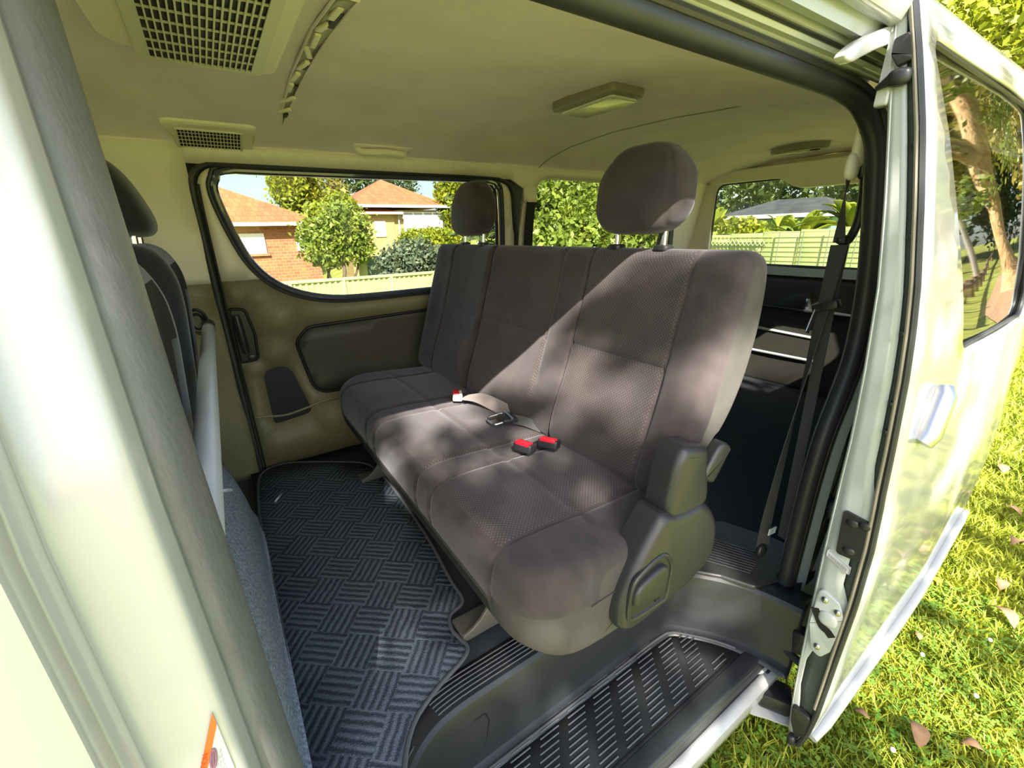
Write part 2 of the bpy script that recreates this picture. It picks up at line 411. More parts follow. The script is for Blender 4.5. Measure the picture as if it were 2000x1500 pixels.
def dens(poly, step):
    out = []; n = len(poly)
    for i in range(n):
        a = Vector(poly[i][:2]); b = Vector(poly[(i + 1) % n][:2]); k = max(1, int((b - a).length / step))
        for j in range(k): out.append(a.lerp(b, j / k))
    return out
def cdt(outline, holes, step):
    loops = [dens(outline, step)] + [dens(h, step) for h in holes]
    V = []; E = []
    for lp in loops:
        b = len(V); V += lp; E += [(b + i, b + (i + 1) % len(lp)) for i in range(len(lp))]
    bd = np.array([tuple(v) for v in V])
    xs = [v[0] for v in loops[0]]; ys = [v[1] for v in loops[0]]
    x = min(xs) + step / 2
    while x < max(xs):
        y = min(ys) + step / 2
        while y < max(ys):
            if inside((x, y), loops[0]) and not any(inside((x, y), h) for h in loops[1:]):
                if np.min((bd[:, 0] - x) ** 2 + (bd[:, 1] - y) ** 2) > (step * 0.5) ** 2: V.append(Vector((x, y)))
            y += step
        x += step
    r = delaunay_2d_cdt(V, E, [], 0, 1e-5)
    f = []
    for t in r[2]:
        c = sum((r[0][i] for i in t), Vector((0, 0))) / len(t)
        if inside(c, loops[0]) and not any(inside(c, h) for h in loops[1:]): f.append(list(t))
    return [tuple(v) for v in r[0]], f
def copy_thing(o, parent=None, loc=None, label=None):
    c = o.copy(); COL.objects.link(c)
    if parent is not None: c.parent = parent; c.matrix_parent_inverse = o.matrix_parent_inverse.copy()
    if loc is not None: c.location = loc
    if label: c['label'] = label
    for ch in list(o.children): copy_thing(ch, c)
    return c
def lerp(a, b, t): return a + (b - a) * t
def sstep(a, b, x):
    t = min(1, max(0, (x - a) / (b - a))); return t * t * (3 - 2 * t)

# ------------------------------------------------------------------ the van shell
WZ = [-0.35, 0, 0.4, 0.8, 1.0, 1.235, 1.3]; WYv = [2.06, 2.10, 2.12, 2.08, 2.03, 1.97, 1.94]
def W(z): return float(np.interp(z, WZ, WYv))                 # inner face of the far side
def N(z): return 2.5 - W(z)                                   # inner face of the near side
CY = [0.50, 0.56, 0.64, 0.78, 1.0, 1.25, 1.5, 1.72, 1.86, 1.94, 2.0]
CZ = [1.262, 1.297, 1.328, 1.362, 1.390, 1.400, 1.390, 1.362, 1.328, 1.297, 1.255]
def ceil_z(x, y): return float(np.interp(y, CY, CZ)) - 0.05 * max(0, x - 2.1) ** 2
def far(off=0.0): return lambda x, z: (x, W(z) - off, z)
def near(off=0.0): return lambda x, z: (x, N(z) + off, z)

# ceiling: one formed headliner
mb = MB()
mb.patch([(-1.5, 0.50), (2.98, 0.50), (2.98, 2.0), (-1.5, 2.0)], lambda x, y: (x, y, ceil_z(x, y)), step=0.07)
ceiling = mb.build('ceiling', 'headliner', solid=0.05, recalc=False, off=1.0)
tag(ceiling, 'beige fabric headliner curving down to both sides of the van roof', kind='structure')
for x0 in (1.62,):
    mb = MB(); pts = [(x0 - 0.16 * sstep(1.0, 1.95, y) * 1.0, y, ceil_z(x0, y) - 0.0005) for y in np.linspace(1.0, 1.96, 26)]
    mb.tube(pts, 0.0022, 6); mb.build('headliner_seam', 'lamp_rim', ceiling)

# far side wall: front section, quarter section (the closed sliding door sits between them)
wall = empty('wall_right', (1.0, 2.1, 0), 'beige and dark plastic side trim beyond the closed far door', None, kind='structure')
Q_WIN = rpoly([(1.46, 0.70, 0.05), (2.62, 0.70, 0.05), (2.60, 1.248, 0.06), (1.47, 1.262, 0.07)])
mb = MB(); mb.patch([(-1.5, 0.84), (-0.004, 0.84), (-0.004, 1.30), (-1.5, 1.30)], far(), step=0.06, holes=[rpoly([(-1.25, 0.9, .05), (-0.35, 0.9, .05), (-0.4, 1.2, .05), (-1.0, 1.2, .05)])])
mb.build('upper_trim', 'beige_plastic', wall, solid=0.03, off=0)
mb = MB(); mb.patch([(-1.5, -0.02), (-0.004, -0.02), (-0.004, 0.838), (-1.5, 0.838)], far(), step=0.06)
mb.build('lower_trim', 'dark_panel', wall, solid=0.03, off=0)
mb = MB(); mb.patch([(1.40, 0.66), (3.0, 0.66), (3.0, 1.30), (-0.004, 1.30), (-0.004, 1.246), (1.30, 1.246), (1.40, 1.20)], far(), holes=[Q_WIN], step=0.06)
mb.build('upper_trim', 'beige_plastic', wall, solid=0.03, off=0)
mb = MB(); mb.patch([(1.40, -0.02), (3.0, -0.02), (3.0, 0.658), (1.40, 0.658)], far(), step=0.06)
mb.build('lower_trim', 'tailgate_panel', wall, solid=0.03, off=0)
# quarter window
win2 = empty('window_2', (2.0, 2.0, 0.7), 'fixed rear quarter window in the far side behind the bench', None, kind='structure')
mb = MB(); mb.patch(Q_WIN, far(-0.02), step=0.1); mb.build('pane', 'glass_side', win2)
mb = MB(); mb.tube([(x, W(z) + 0.005, z) for x, z in Q_WIN], 0.011, 8, closed=True); mb.build('window_seal', 'beige_plastic', win2)
mb = MB(); mb.box((2.64, 2.02, 0.92), (0.05, 0.03, 0.6), bev=0.01); mb.build('frame_post', 'black_rubber', win2)

# far sliding door, closed
door1 = empty('door_1', (0.65, 2.1, 0), 'closed far sliding door with beige top and dark lower trim', None, kind='structure')
G_IN = [(0.106, 1.214), (0.083, 1.193), (0.073, 1.164), (0.083, 1.097), (0.112, 0.99), (0.149, 0.902), (0.211, 0.83), (0.302, 0.78), (0.424, 0.750), (0.583, 0.743),
        (0.92, 0.745), (1.20, 0.748), (1.262, 0.765), (1.285, 0.81), (1.283, 0.93), (1.245, 1.162), (1.225, 1.20), (1.191, 1.219), (1.038, 1.222), (0.6, 1.218), (0.25, 1.216)]
G_IN = [tuple(p) for p in cr([Vector((a, b, 0)) for a, b in G_IN], 3, True)]
G_IN = [(p[0], p[1]) for p in G_IN]
DOOR = rpoly([(0.012, 0.0), (1.385, 0.0), (1.385, 0.93), (1.335, 1.236, 0.10), (0.012, 1.236, 0.09)], 8)
hole = inset(G_IN, -0.022)
# split at the belt line z=0.84
def clip(poly, zc, above):
    out = []; n = len(poly)
    for i in range(n):
        a = poly[i]; b = poly[(i + 1) % n]; ia = (a[1] >= zc) == above; ib = (b[1] >= zc) == above
        if ia: out.append(tuple(a[:2]))
        if ia != ib: t = (zc - a[1]) / (b[1] - a[1]); out.append((a[0] + (b[0] - a[0]) * t, zc))
    return out
POCKET = rpoly([(0.243, 0.56, 0.05), (0.30, 0.62, 0.06), (1.05, 0.638, 0.05), (1.05, 0.28, 0.05), (0.29, 0.305, 0.08)], 6)
RECESS = rpoly([(0.095, 0.20, 0.02), (0.093, 0.452, 0.05), (0.20, 0.462, 0.06), (0.262, 0.22, 0.03)], 6)
HREC = rpoly([(0.022, 0.505, 0.01), (0.088, 0.507, 0.02), (0.094, 0.62, 0.05), (0.076, 0.725, 0.02), (0.022, 0.732, 0.012)], 4)
mb = MB(); mb.patch(clip(DOOR, 0.84, True), far(), step=0.05, holes=[clip(hole, 0.8401, True)] if False else [])
# cut the window out of the upper trim by filtering the triangulation
def patch_cut(outline, cut, holes, m, name, parent, off=0.0, step=0.045):
    # boolean difference outline minus cut, both simple: insert both as constraints and keep what is inside one and outside the other
    loops = [dens(outline, step), dens(cut, step)] + [dens(h, step) for h in holes]
    V = []; E = []
    for lp in loops:
        b = len(V); V += lp; E += [(b + i, b + (i + 1) % len(lp)) for i in range(len(lp))]
    r = delaunay_2d_cdt(V, E, [], 0, 1e-5); f = []
    for t in r[2]:
        c = sum((r[0][i] for i in t), Vector((0, 0))) / len(t)
        if inside(c, loops[0]) and not any(inside(c, h) for h in loops[1:]): f.append(list(t))
    q = MB(); fn = far(off); q.add([fn(*v) for v in r[0]], f)
    bm_o = q.build(name, m, parent, solid=0.02, off=1.0)
    return bm_o
def face_in(o, sgn=-1):
    me = o.data
    if sum(p.normal.y * p.area for p in me.polygons) * sgn < 0: me.flip_normals()
for a, b, m, nm, hl in ((0.84, True, 'beige_plastic', 'upper_trim', []), (0.84, False, 'dark_panel', 'lower_trim', [POCKET, RECESS, HREC])):
    out = clip(DOOR, a, b)
    o = patch_cut(out, hole, hl, m, nm, door1); face_in(o); o.modifiers[0].offset = -1.0
mb = MB(); mb.patch([(-1.5, -0.55), (3.05, -0.55), (3.05, 1.36), (-1.5, 1.36)], lambda x, z: (x, W(z) + 0.055, z), holes=[inset(G_IN, -0.012), inset(Q_WIN, -0.01), rpoly([(-1.25, 0.9, .05), (-0.35, 0.9, .05), (-0.4, 1.2, .05), (-1.0, 1.2, .05)])], step=0.12)
mb.build('outer_skin', 'sealant', wall, solid=0.01, off=0)
# window_1 with its seals
win1 = empty('window_1', (0.6, 2.0, 0.75), 'large far side window with rounded lower front corner', None, kind='structure')
mb = MB(); mb.patch(inset(G_IN, -0.004), far(-0.03), step=0.08); mb.build('pane', 'glass_side', win1)
seal_sec = [(0.014, -0.012), (0.016, 0.004), (0.006, 0.014), (-0.008, 0.014), (-0.016, 0.004), (-0.014, -0.012)]
mb = MB(); mb.tube([(x, W(z) - 0.004, z) for x, z in inset(G_IN, -0.010)], 0.013, 10, closed=True); mb.build('inner_seal', 'window_seal', win1)
mb = MB(); mb.tube([(x, W(z) - 0.002, z) for x, z in inset(G_IN, -0.026)], 0.008, 8, closed=True); mb.build('outer_seal', 'black_rubber', win1)
mb = MB(); mb.box((0.70, 1.972, 1.2275), (1.10, 0.02, 0.016), bev=0.004); mb.build('run_channel', 'black_plastic', win1)
# door gap weatherstrip
gap = [(0.002, 0.0), (0.000, 0.3), (-0.003, 0.66), (-0.004, 0.94), (-0.002, 1.16)] + [(0.012, 1.215), (0.05, 1.241), (0.12, 1.244), (0.6, 1.244), (1.14, 1.245), (1.26, 1.236), (1.325, 1.19), (1.36, 1.05), (1.392, 0.9), (1.395, 0.4), (1.395, 0.0)]
gp = cr([Vector((a, W(b) - 0.006, b)) for a, b in gap], 5)
mb = MB(); mb.tube(gp, 0.0125, 10); mb.build('weatherstrip', 'black_rubber', door1)
mb = MB(); mb.tube([p + Vector((0.020 if p.z < 1.2 and p.x < 0.6 else 0, -0.004, -0.004)) for p in gp if p.z < 1.19 and p.x < .6], 0.004, 8); mb.build('bright_lip', 'grey_plastic', door1)
# armrest pocket panel, cup recess, crease, handle
mb = MB(); mb.patch(POCKET, far(-0.012), step=0.05); o = mb.build('pocket_panel', 'panel_smooth', door1, solid=0.01); 
mb = MB(); mb.tube([(x, W(z) - 0.001, z) for x, z in POCKET], 0.0075, 8, closed=True); mb.build('pocket_rim', 'recess_black', door1)
mb = MB()
rows = [[(x, W(z) - 0.002, z) for x, z in RECESS], [(x, W(z) + 0.02, z) for x, z in inset(RECESS, 0.006)], [(x, W(z) + 0.05, z) for x, z in inset(RECESS, 0.022)]]
mb.loft(rows); mb.build('cup_recess', 'recess_black', door1)
cx = cr([Vector((0.018, W(0.25), 0.25)), Vector((0.07, W(0.24), 0.243)), Vector((0.15, W(0.235), 0.232)), Vector((0.24, W(0.24), 0.245)), Vector((0.34, W(0.25), 0.262)), Vector((0.60, W(0.25), 0.262)), Vector((1.38, W(0.25), 0.262))], 6)
mb = MB(); mb.tube(cx, 0.006, 8); mb.build('moulded_crease', 'dark_panel', door1)
h = MB(); rows = [[(x, W(z) - 0.004, z) for x, z in HREC], [(x, W(z) + 0.02, z) for x, z in inset(HREC, 0.008)]]
h.loft(rows); hb = h.build('handle_bezel', 'black_plastic', door1)
mb = MB(); mb.tube([(x, W(z) - 0.003, z) for x, z in HREC], 0.006, 8, closed=True); mb.build('bezel_rim', 'recess_black', hb)
mb = MB(); mb.tube([(0.050, W(0.55) - 0.012, 0.545), (0.047, W(0.6) - 0.016, 0.60), (0.044, W(0.66) - 0.016, 0.66), (0.042, W(0.70) - 0.012, 0.705)], [0.014, 0.016, 0.016, 0.013], 12); mb.build('pull_handle', 'grey_plastic', hb)
mb = MB(); mb.box((0.066, W(0.52) - 0.006, 0.523), (0.028, 0.016, 0.02), bev=0.004); mb.build('lock_button', 'grey_plastic', hb)

# floor and front riser
fl = MB()
PATH = [(0.085, 0.30), (0.088, 0.44), (0.100, 0.52), (0.135, 0.585), (0.19, 0.622), (0.26, 0.637), (0.40, 0.640), (0.70, 0.641), (0.92, 0.642), (0.985, 0.628), (1.03, 0.585), (1.075, 0.53), (1.11, 0.47), (1.135, 0.40), (1.15, 0.33)]
PATH = [Vector((p.x, p.y)) for p in cr([Vector((a, b, 0)) for a, b in PATH], 6)]
def offs(path, d):
    out = []
    for i, p in enumerate(path):
        t = (path[min(i + 1, len(path) - 1)] - path[max(i - 1, 0)]).normalized()
        out.append(p + Vector((-t.y, t.x)) * d)
    return out
fpoly = [(-0.04, 0.40)] + [tuple(p) for p in offs(PATH, 0.085)] + [(1.3, 0.40), (3.0, 0.40), (3.0, 2.11), (-0.04, 2.11)]
fpoly = [(-0.04, 0.36)] + [tuple(p) for p in offs(PATH, 0.03)][3:-3] + [(1.18, 0.39), (3.0, 0.39), (3.0, 2.11), (-0.04, 2.11)]
mb = MB(); mb.patch(fpoly, lambda x, y: (x, y, 0.0), step=0.12)
floor = mb.build('floor', 'carpet', solid=0.03, recalc=False, off=-1); tag(floor, 'dark carpeted van floor', kind='structure')
# carpeted bulkhead behind the front seats
mb = MB(); secs = []
prof = [(-0.035, 0.001), (-0.05, 0.02), (-0.058, 0.07), (-0.07, 0.15), (-0.09, 0.22), (-0.13, 0.27), (-0.20, 0.30), (-0.5, 0.31)]
prof = cr([Vector((a, 0, b)) for a, b in prof], 5)
for y in np.linspace(0.46, 2.09, 18):
    k = sstep(1.55, 2.05, y) * 0.08
    secs.append([(p.x - k * (1 if p.x > -0.4 else 0), y, p.z) for p in prof])
mb.loft(secs, closed=False, caps=False)
o = mb.build('floor_riser', 'carpet_grey', solid=0.02, off=0); tag(o, 'grey carpeted bulkhead rising from the floor behind the front seats', kind='structure')
tag(o, None); o.name = 'trim_1'

# step well
step = empty('trim_2', (0.6, 0.55, -0.2), 'dark grey moulded entry step with ribbed tread', None, kind='structure')
mb = MB()
rows = [(0.085, 0.003), (0.03, 0.004), (0.012, 0.002), (0.003, -0.006), (0.0, -0.02), (-0.004, -0.06), (-0.008, -0.165), (-0.014, -0.188), (-0.03, -0.197), (-0.045, -0.1985)]
secs = [[(p.x, p.y, z) for p in offs(PATH, d)] for d, z in rows]
mb.loft(secs, closed=False, caps=False)
mb.build('riser', 'step_plastic', step, solid=0.004, off=-1)
tr = [tuple(p) for p in offs(PATH, -0.040)]
tpoly = [(tr[0][0], 0.395)] + [p for p in tr if p[1] > 0.40] + [(tr[-1][0] - 0.01, 0.395)]
mb = MB(); mb.patch(tpoly, lambda x, y: (x, y, -0.1985), step=0.1); mb.build('tread', 'step_plastic', step, solid=0.006, off=-1, recalc=False)
# raised border round the tread + outer lip
edge = offs(PATH, -0.034)
mb = MB(); mb.tube([(p.x, p.y, -0.196) for p in edge if p.y > 0.45], 0.0035, 8); mb.build('tread_border', 'step_rib_highlight', step)
mb = MB(); mb.box((0.62, 0.415, -0.208), (1.30, 0.05, 0.022), bev=0.008, seg=3); mb.build('outer_lip', 'step_plastic', step)
mb = MB(); mb.box((0.60, 0.4405, -0.1975), (0.93, 0.0035, 0.004)); mb.build('drain_gap', 'recess_black', step)
rib = MB(); rib.box((0, 0, 0), (0.060, 0.0042, 0.0036), bev=0.0014, seg=1); rib = rib.build('tread_rib', 'step_rib_highlight', step)
ribme = rib.data; first = True
for c in range(-3, 9):
    for j in range(14):
        y = 0.628 - 0.0135 * j; x = 0.596 + 0.0895 * (c - 0) - 0.78 * (0.628 - y)
        if x - 0.03 < 0.20 or x + 0.03 > 1.05 - max(0, (0.5 - y)) * 0.2: continue
        if y > 0.600 and x > 0.93: continue
        if x < 0.26 and y > 0.56: continue
        if first: o = rib; first = False
        else: o = rib.copy(); COL.objects.link(o)
        o.location = (x, y, -0.1968)
# ribs on the edge band of the floor
def band(i0, i1, dd):
    P = offs(PATH, dd)[i0:i1]; return [(p.x, p.y, 0.0052) for p in P]
for k in range(6):
    d = 0.022 + 0.0105 * k
    for (a, b) in ((4, 22), (27, 44 + 3 * k)):
        q = MB(); q.tube(band(a, b, d), 0.0019, 6); q.build('edge_rib', 'step_rib_highlight', step)
# small inspection lid in the riser
lid = [(0.250, -0.060), (0.322, -0.055), (0.330, -0.085), (0.318, -0.15), (0.262, -0.162)]
mb = MB(); mb.tube([(x, 0.632 - 0.02 * 0 if False else 0.6345 + 0.01 * z, z) for x, z in rpoly([(a, b, 0.01) for a, b in lid], 4)], 0.0015, 6, closed=True); mb.build('lid_groove', 'recess_black', step)

# platform behind the step: ribbed scuff plate
plat = empty('trim_3', (1.2, 0.55, 0), 'dark ribbed plastic scuff plate over the wheel arch behind the step', None, kind='structure')
pp = rpoly([(1.00, 0.64, 0.03), (1.085, 0.535, 0.02), (1.125, 0.455, 0.02), (1.30, 0.40, 0.04), (1.40, 0.50, 0.05), (1.33, 0.70, 0.06), (1.08, 0.76, 0.05)])
mb = MB(); mb.prism(pp, lambda a, b, d: (a, b, d), 0.012, -0.02, bev=0.008); mb.build('scuff_plate', 'grey_plastic', plat)
for k in range(10):
    t = 0.030 + 0.013 * k
    a = Vector((1.05 + t, 0.635 + t * 0.35)); b = Vector((1.135 + t * 0.95, 0.485 + t * 0.2))
    q = MB(); q.tube([(a.x, a.y, 0.0125), (b.x, b.y, 0.0125)], 0.0022, 6); q.build('scuff_rib', 'step_plastic', plat)

# tailgate and rear window
tg = empty('wall_back', (2.95, 1.25, 0), 'closed tailgate with dark inner panel below the rear window', None, kind='structure')
TX = 2.95
def tgx(y, z): return TX + 0.05 - 0.10 * max(0, z - 0.7) - 0.05 * ((y - 1.25) / 0.75) ** 2
RW = rpoly([(0.58, 0.76, 0.06), (1.92, 0.76, 0.06), (1.88, 1.262, 0.07), (0.62, 1.262, 0.07)])
mb = MB(); mb.patch([(0.40, 0.70), (2.10, 0.70), (2.06, 1.0), (1.97, 1.29), (1.85, 1.36), (0.65, 1.36), (0.53, 1.29), (0.44, 1.0)], lambda y, z: (tgx(y, z), y, z), holes=[RW], step=0.06)
mb.build('upper_frame', 'beige_plastic', tg, solid=0.03, off=0)
mb = MB(); mb.patch([(0.40, -0.02), (2.10, -0.02), (2.12, 0.40), (2.10, 0.70), (0.40, 0.70)], lambda y, z: (tgx(y, z), y, z), step=0.08)
mb.build('lower_panel', 'tailgate_panel', tg, solid=0.03, off=0)
mb = MB(); mb.tube([(tgx(y, .74) - 0.02, y, 0.735) for y in np.linspace(0.45, 2.05, 16)], 0.028, 10, section=[(-0.03, -0.02), (0.022, -0.02), (0.03, 0.0), (0.022, 0.02), (-0.03, 0.02)])
mb.build('window_sill', 'sill_grey', tg)
# top cover with the bulge in its middle
top = [(0.60, 1.285), (0.62, 1.255)] + [(y, 1.262 - 0.062 * sstep(0.96, 1.06, y) * (1 - sstep(1.36, 1.50, y))) for y in np.linspace(0.68, 1.84, 30)] + [(1.90, 1.255), (1.92, 1.285), (1.80, 1.335), (0.70, 1.335)]
mb = MB(); mb.prism(top, lambda a, b, d: (tgx(a, b) - d, a, b), 0.05, 0.0, bev=0.012); mb.build('header_cover', 'beige_plastic', tg)
pk = rpoly([(1.12, 0.20, 0.03), (1.62, 0.20, 0.03), (1.62, 0.36, 0.03), (1.12, 0.34, 0.03)])
mb = MB(); mb.tube([(tgx(y, z) - 0.02, y, z) for y, z in pk], 0.009, 8, closed=True); mb.build('pocket_rim', 'sill_grey', tg)
mb = MB(); mb.prism(pk, lambda a, b, d: (tgx(a, b) - d, a, b), 0.02, 0.0); mb.build('pocket_panel', 'tailgate_panel', tg)
mb = MB(); mb.box((2.95, 1.25, 0.51), (0.05, 1.1, 0.012), bev=0.004); mb.build('panel_ridge', 'grey_plastic', tg)
pv = [(1.46, 0.515), (1.30, 0.60), (1.225, 0.615), (1.222, 0.515)]
mb = MB(); mb.prism(pv, lambda a, b, d: (tgx(a, b) - d, a, b), 0.05, 0.0, bev=0.006); mb.build('handle_cover', 'grey_plastic', tg)
mb = MB(); mb.box((2.92, 1.205, 0.56), (0.03, 0.02, 0.05), bev=0.005); mb.build('latch', 'steel', tg)
win3 = empty('window_3', (2.95, 1.25, 0.76), 'rear window in the tailgate', None, kind='structure')
mb = MB(); mb.patch(RW, lambda y, z: (tgx(y, z) + 0.012, y, z), step=0.15); mb.build('pane', 'glass_rear', win3)
mb = MB(); mb.tube([(tgx(y, z), y, z) for y, z in RW], 0.009, 8, closed=True); mb.build('window_seal', 'black_rubber', win3)
mb = MB(); mb.box((2.93, 1.925, 1.0), (0.03, 0.05, 0.56), bev=0.01); mb.build('pillar_cover', 'beige_plastic', win3)

# near side body: B pillar, roof rail, sill, quarter panel
nb = empty('wall_left', (0.0, 0.4, 0), 'white near side body around the open door', None, kind='structure')
def pillar_strip(prof, z0, z1, nz=26):
    secs = []
    for z in np.linspace(z0, z1, nz):
        T = N(z) - 0.40; dx = 0.018 - 0.042 * (z - 0.4)
        secs.append([(x + dx, y + T, z) for x, y in prof])
    return secs
skin = [(-1.5, 0.345), (-1.0, 0.335), (-0.5, 0.336), (-0.22, 0.343), (-0.175, 0.346), (-0.157, 0.353), (-0.151, 0.365)]
mb = MB(); mb.loft(pillar_strip(skin, -0.35, 0.80), closed=False, caps=False)
mb.loft(pillar_strip([p for p in skin if p[0] > -0.25], 0.80, 1.30, 14), closed=False, caps=False)
mb.build('front_door_skin', 'white_paint', nb, solid=0.006, off=0)
jamb = [(-0.152, 0.366), (-0.146, 0.382), (-0.147, 0.392), (-0.138, 0.401), (-0.124, 0.4045), (-0.100, 0.4055), (-0.090, 0.409), (-0.086, 0.418), (-0.082, 0.432)]
jamb = [(p.x, p.y) for p in cr([Vector((a, b, 0)) for a, b in jamb], 4)]
mb = MB(); mb.loft(pillar_strip(jamb, -0.30, 1.30), closed=False, caps=False); mb.build('pillar_jamb', 'white_paint', nb, solid=0.006, off=0)
dk = [(-0.084, 0.430), (-0.081, 0.437), (-0.070, 0.447), (-0.062, 0.462), (-0.056, 0.482), (-0.0545, 0.500), (-0.058, 0.510), (-0.075, 0.53), (-0.12, 0.54)]
dk = [(p.x, p.y) for p in cr([Vector((a, b, 0)) for a, b in dk], 4)]
mb = MB(); mb.loft(pillar_strip(dk, 0.0, 1.30), closed=False, caps=False); mb.build('pillar_trim', 'pillar_trim', nb, solid=0.004, off=0)
mb = MB(); mb.tube([s[0] for s in pillar_strip([(-0.0565, 0.5055)], 0.0, 1.28)], 0.0032, 8); mb.build('trim_piping', 'grey_plastic', nb)
# roof rail over the opening: weatherstrip, flange, track channel, drip rail
def rail(sec, name, m, x0=-0.25, x1=1.36, **k):
    q = MB(); xs = np.linspace(x0, x1, 12)
    q.loft([[(x, y, z - 0.004 * max(0, x - 0.9)) for y, z in sec] for x in xs], closed=False, caps=False)
    return q.build(name, m, nb, **k)
rail([(0.505, 1.262), (0.492, 1.268), (0.478, 1.290), (0.470, 1.300)], 'rail_flange', 'jamb_paint', solid=0.004, off=0)
rail([(0.472, 1.283), (0.466, 1.290), (0.455, 1.290), (0.452, 1.297), (0.440, 1.300), (0.437, 1.325), (0.430, 1.326), (0.428, 1.304), (0.416, 1.304), (0.412, 1.330), (0.404, 1.332), (0.400, 1.325)], 'track_channel', 'jamb_paint', x0=-0.25, x1=2.3, solid=0.003, off=0)
rail([(0.450, 1.296), (0.442, 1.299)], 'track_slot', 'black_rubber', x1=1.3, solid=0.002, off=0)
rail([(0.428, 1.3065), (0.416, 1.3065)], 'track_slot', 'recess_black', x0=-0.25, x1=2.2, solid=0.002, off=0)
rail([(0.400, 1.325), (0.386, 1.330), (0.376, 1.345), (0.372, 1.362), (0.385, 1.38), (0.43, 1.42), (0.6, 1.455), (1.25, 1.48), (1.9, 1.455), (2.08, 1.40), (2.12, 1.30)], 'roof_skin', 'white_paint', x0=-1.5, x1=3.05, solid=0.006, off=0)
rail([(0.400, 1.325), (0.46, 1.318), (0.52, 1.305)], 'rear_cant_rail', 'white_paint', x0=1.40, x1=3.05, solid=0.004, off=0)
# aperture weatherstrip: along the top, round the rear corner and down to the sill
ws = [(-0.30, 0.487, 1.262), (0.0, 0.487, 1.264), (0.5, 0.487, 1.265), (0.95, 0.487, 1.262), (1.15, 0.484, 1.254), (1.235, 0.474, 1.225), (1.283, 0.458, 1.16), (1.302, 0.445, 1.06), (1.318, 0.430, 0.92), (1.322, 0.42, 0.80), (1.305, 0.412, 0.68), (1.268, 0.410, 0.58), (1.236, 0.412, 0.48),
      (1.222, 0.414, 0.36), (1.220, 0.416, 0.22), (1.222, 0.418, 0.05), (1.222, 0.418, -0.10), (1.20, 0.416, -0.18), (1.15, 0.414, -0.225), (1.05, 0.412, -0.24)]
wsp = cr([Vector(p) for p in ws], 6)
mb = MB(); mb.tube(wsp, 0.020, 12); mb.build('weatherstrip', 'black_rubber', nb)
mb = MB(); mb.tube([p + Vector((0.0 if p.x < 1.1 else 0.012, 0.012, 0.010 if p.z > 1.2 else 0)) * 1.3 for p in wsp], 0.013, 10); mb.build('inner_welt', 'pillar_trim', nb)
mb = MB(); mb.tube([p + Vector((0.016 if p.x > 1.1 else 0, -0.014, 0.014 if p.z > 1.2 else 0)) for p in wsp], 0.009, 10); mb.build('seal_lip', 'grey_plastic', nb)
# white rear jamb (C pillar) and body behind the open door
js = []
for p in wsp[6 * 6:]:
    js.append([(p.x + 0.012, p.y + 0.02, p.z), (p.x + 0.03, p.y - 0.018, p.z), (p.x + 0.055, p.y - 0.032, p.z), (p.x + 0.075, p.y - 0.02, p.z), (p.x + 0.10, p.y - 0.016, p.z), (p.x + 0.14, p.y - 0.03, p.z), (p.x + 0.17, p.y - 0.05, p.z)])
mb = MB(); mb.loft(js, closed=False, caps=False); mb.build('rear_jamb', 'jamb_paint', nb, solid=0.004, off=0)
mb = MB(); mb.patch([(1.40, -0.35), (3.05, -0.35), (3.05, 0.78), (1.45, 0.78)], lambda x, z: (x, N(z) - 0.05, z), step=0.12); mb.build('quarter_skin', 'white_paint', nb, solid=0.008, off=0)
mb = MB(); mb.patch([(1.45, 0.78), (3.05, 0.78), (3.05, 1.34), (1.42, 1.34)], lambda x, z: (x, N(z) - 0.05, z), step=0.1, holes=[rpoly([(1.62, 0.82, .05), (2.7, 0.82, .05), (2.68, 1.22, .05), (1.62, 1.22, .05)])]); mb.build('quarter_frame', 'white_paint', nb, solid=0.008, off=0)
mb = MB(); mb.patch([(1.30, 0.0), (2.95, 0.0), (2.95, 0.78), (1.36, 0.78)], near(0.0), step=0.12); mb.build('inner_trim', 'tailgate_panel', nb, solid=0.01, off=0)
# black foam block and rubber stop on the jamb
mb = MB(); mb.prism(rpoly([(1.335, 0.31, .02), (1.345, 0.58, .02), (1.40, 0.60, .02), (1.40, 0.31, .02)]), lambda a, b, d: (a, d, b), 0.372, 0.41, bev=0.006); mb.build('jamb_foam', 'door_foam', nb)
mb = MB(); mb.ball((1.315, 0.375, 0.245), (0.028, 0.022, 0.032), 0.7, 0.8); st = mb.build('rubber_stop', 'black_plastic', nb)
mb = MB(); mb.ball((1.312, 0.352, 0.252), (0.010, 0.004, 0.010)); mb.build('stop_cap', 'pole_grey', st)
# sill and lower body
mb = MB(); sec = [(0.446, -0.204), (0.405, -0.214), (0.392, -0.222), (0.388, -0.236), (0.392, -0.25), (0.386, -0.252)]
mb.loft([[(x, y, z) for y, z in sec] for x in np.linspace(-0.2, 1.34, 14)], closed=False, caps=False); mb.build('sill_channel', 'black_rubber', nb, solid=0.004, off=0)
mb = MB(); sec = [(0.386, -0.250), (0.370, -0.254), (0.360, -0.262), (0.358, -0.285), (0.366, -0.33), (0.40, -0.40)]
mb.loft([[(x, y, z) for y, z in sec] for x in np.linspace(-1.5, 3.0, 20)], closed=False, caps=False); mb.build('sill_skin', 'white_paint', nb, solid=0.004, off=0)
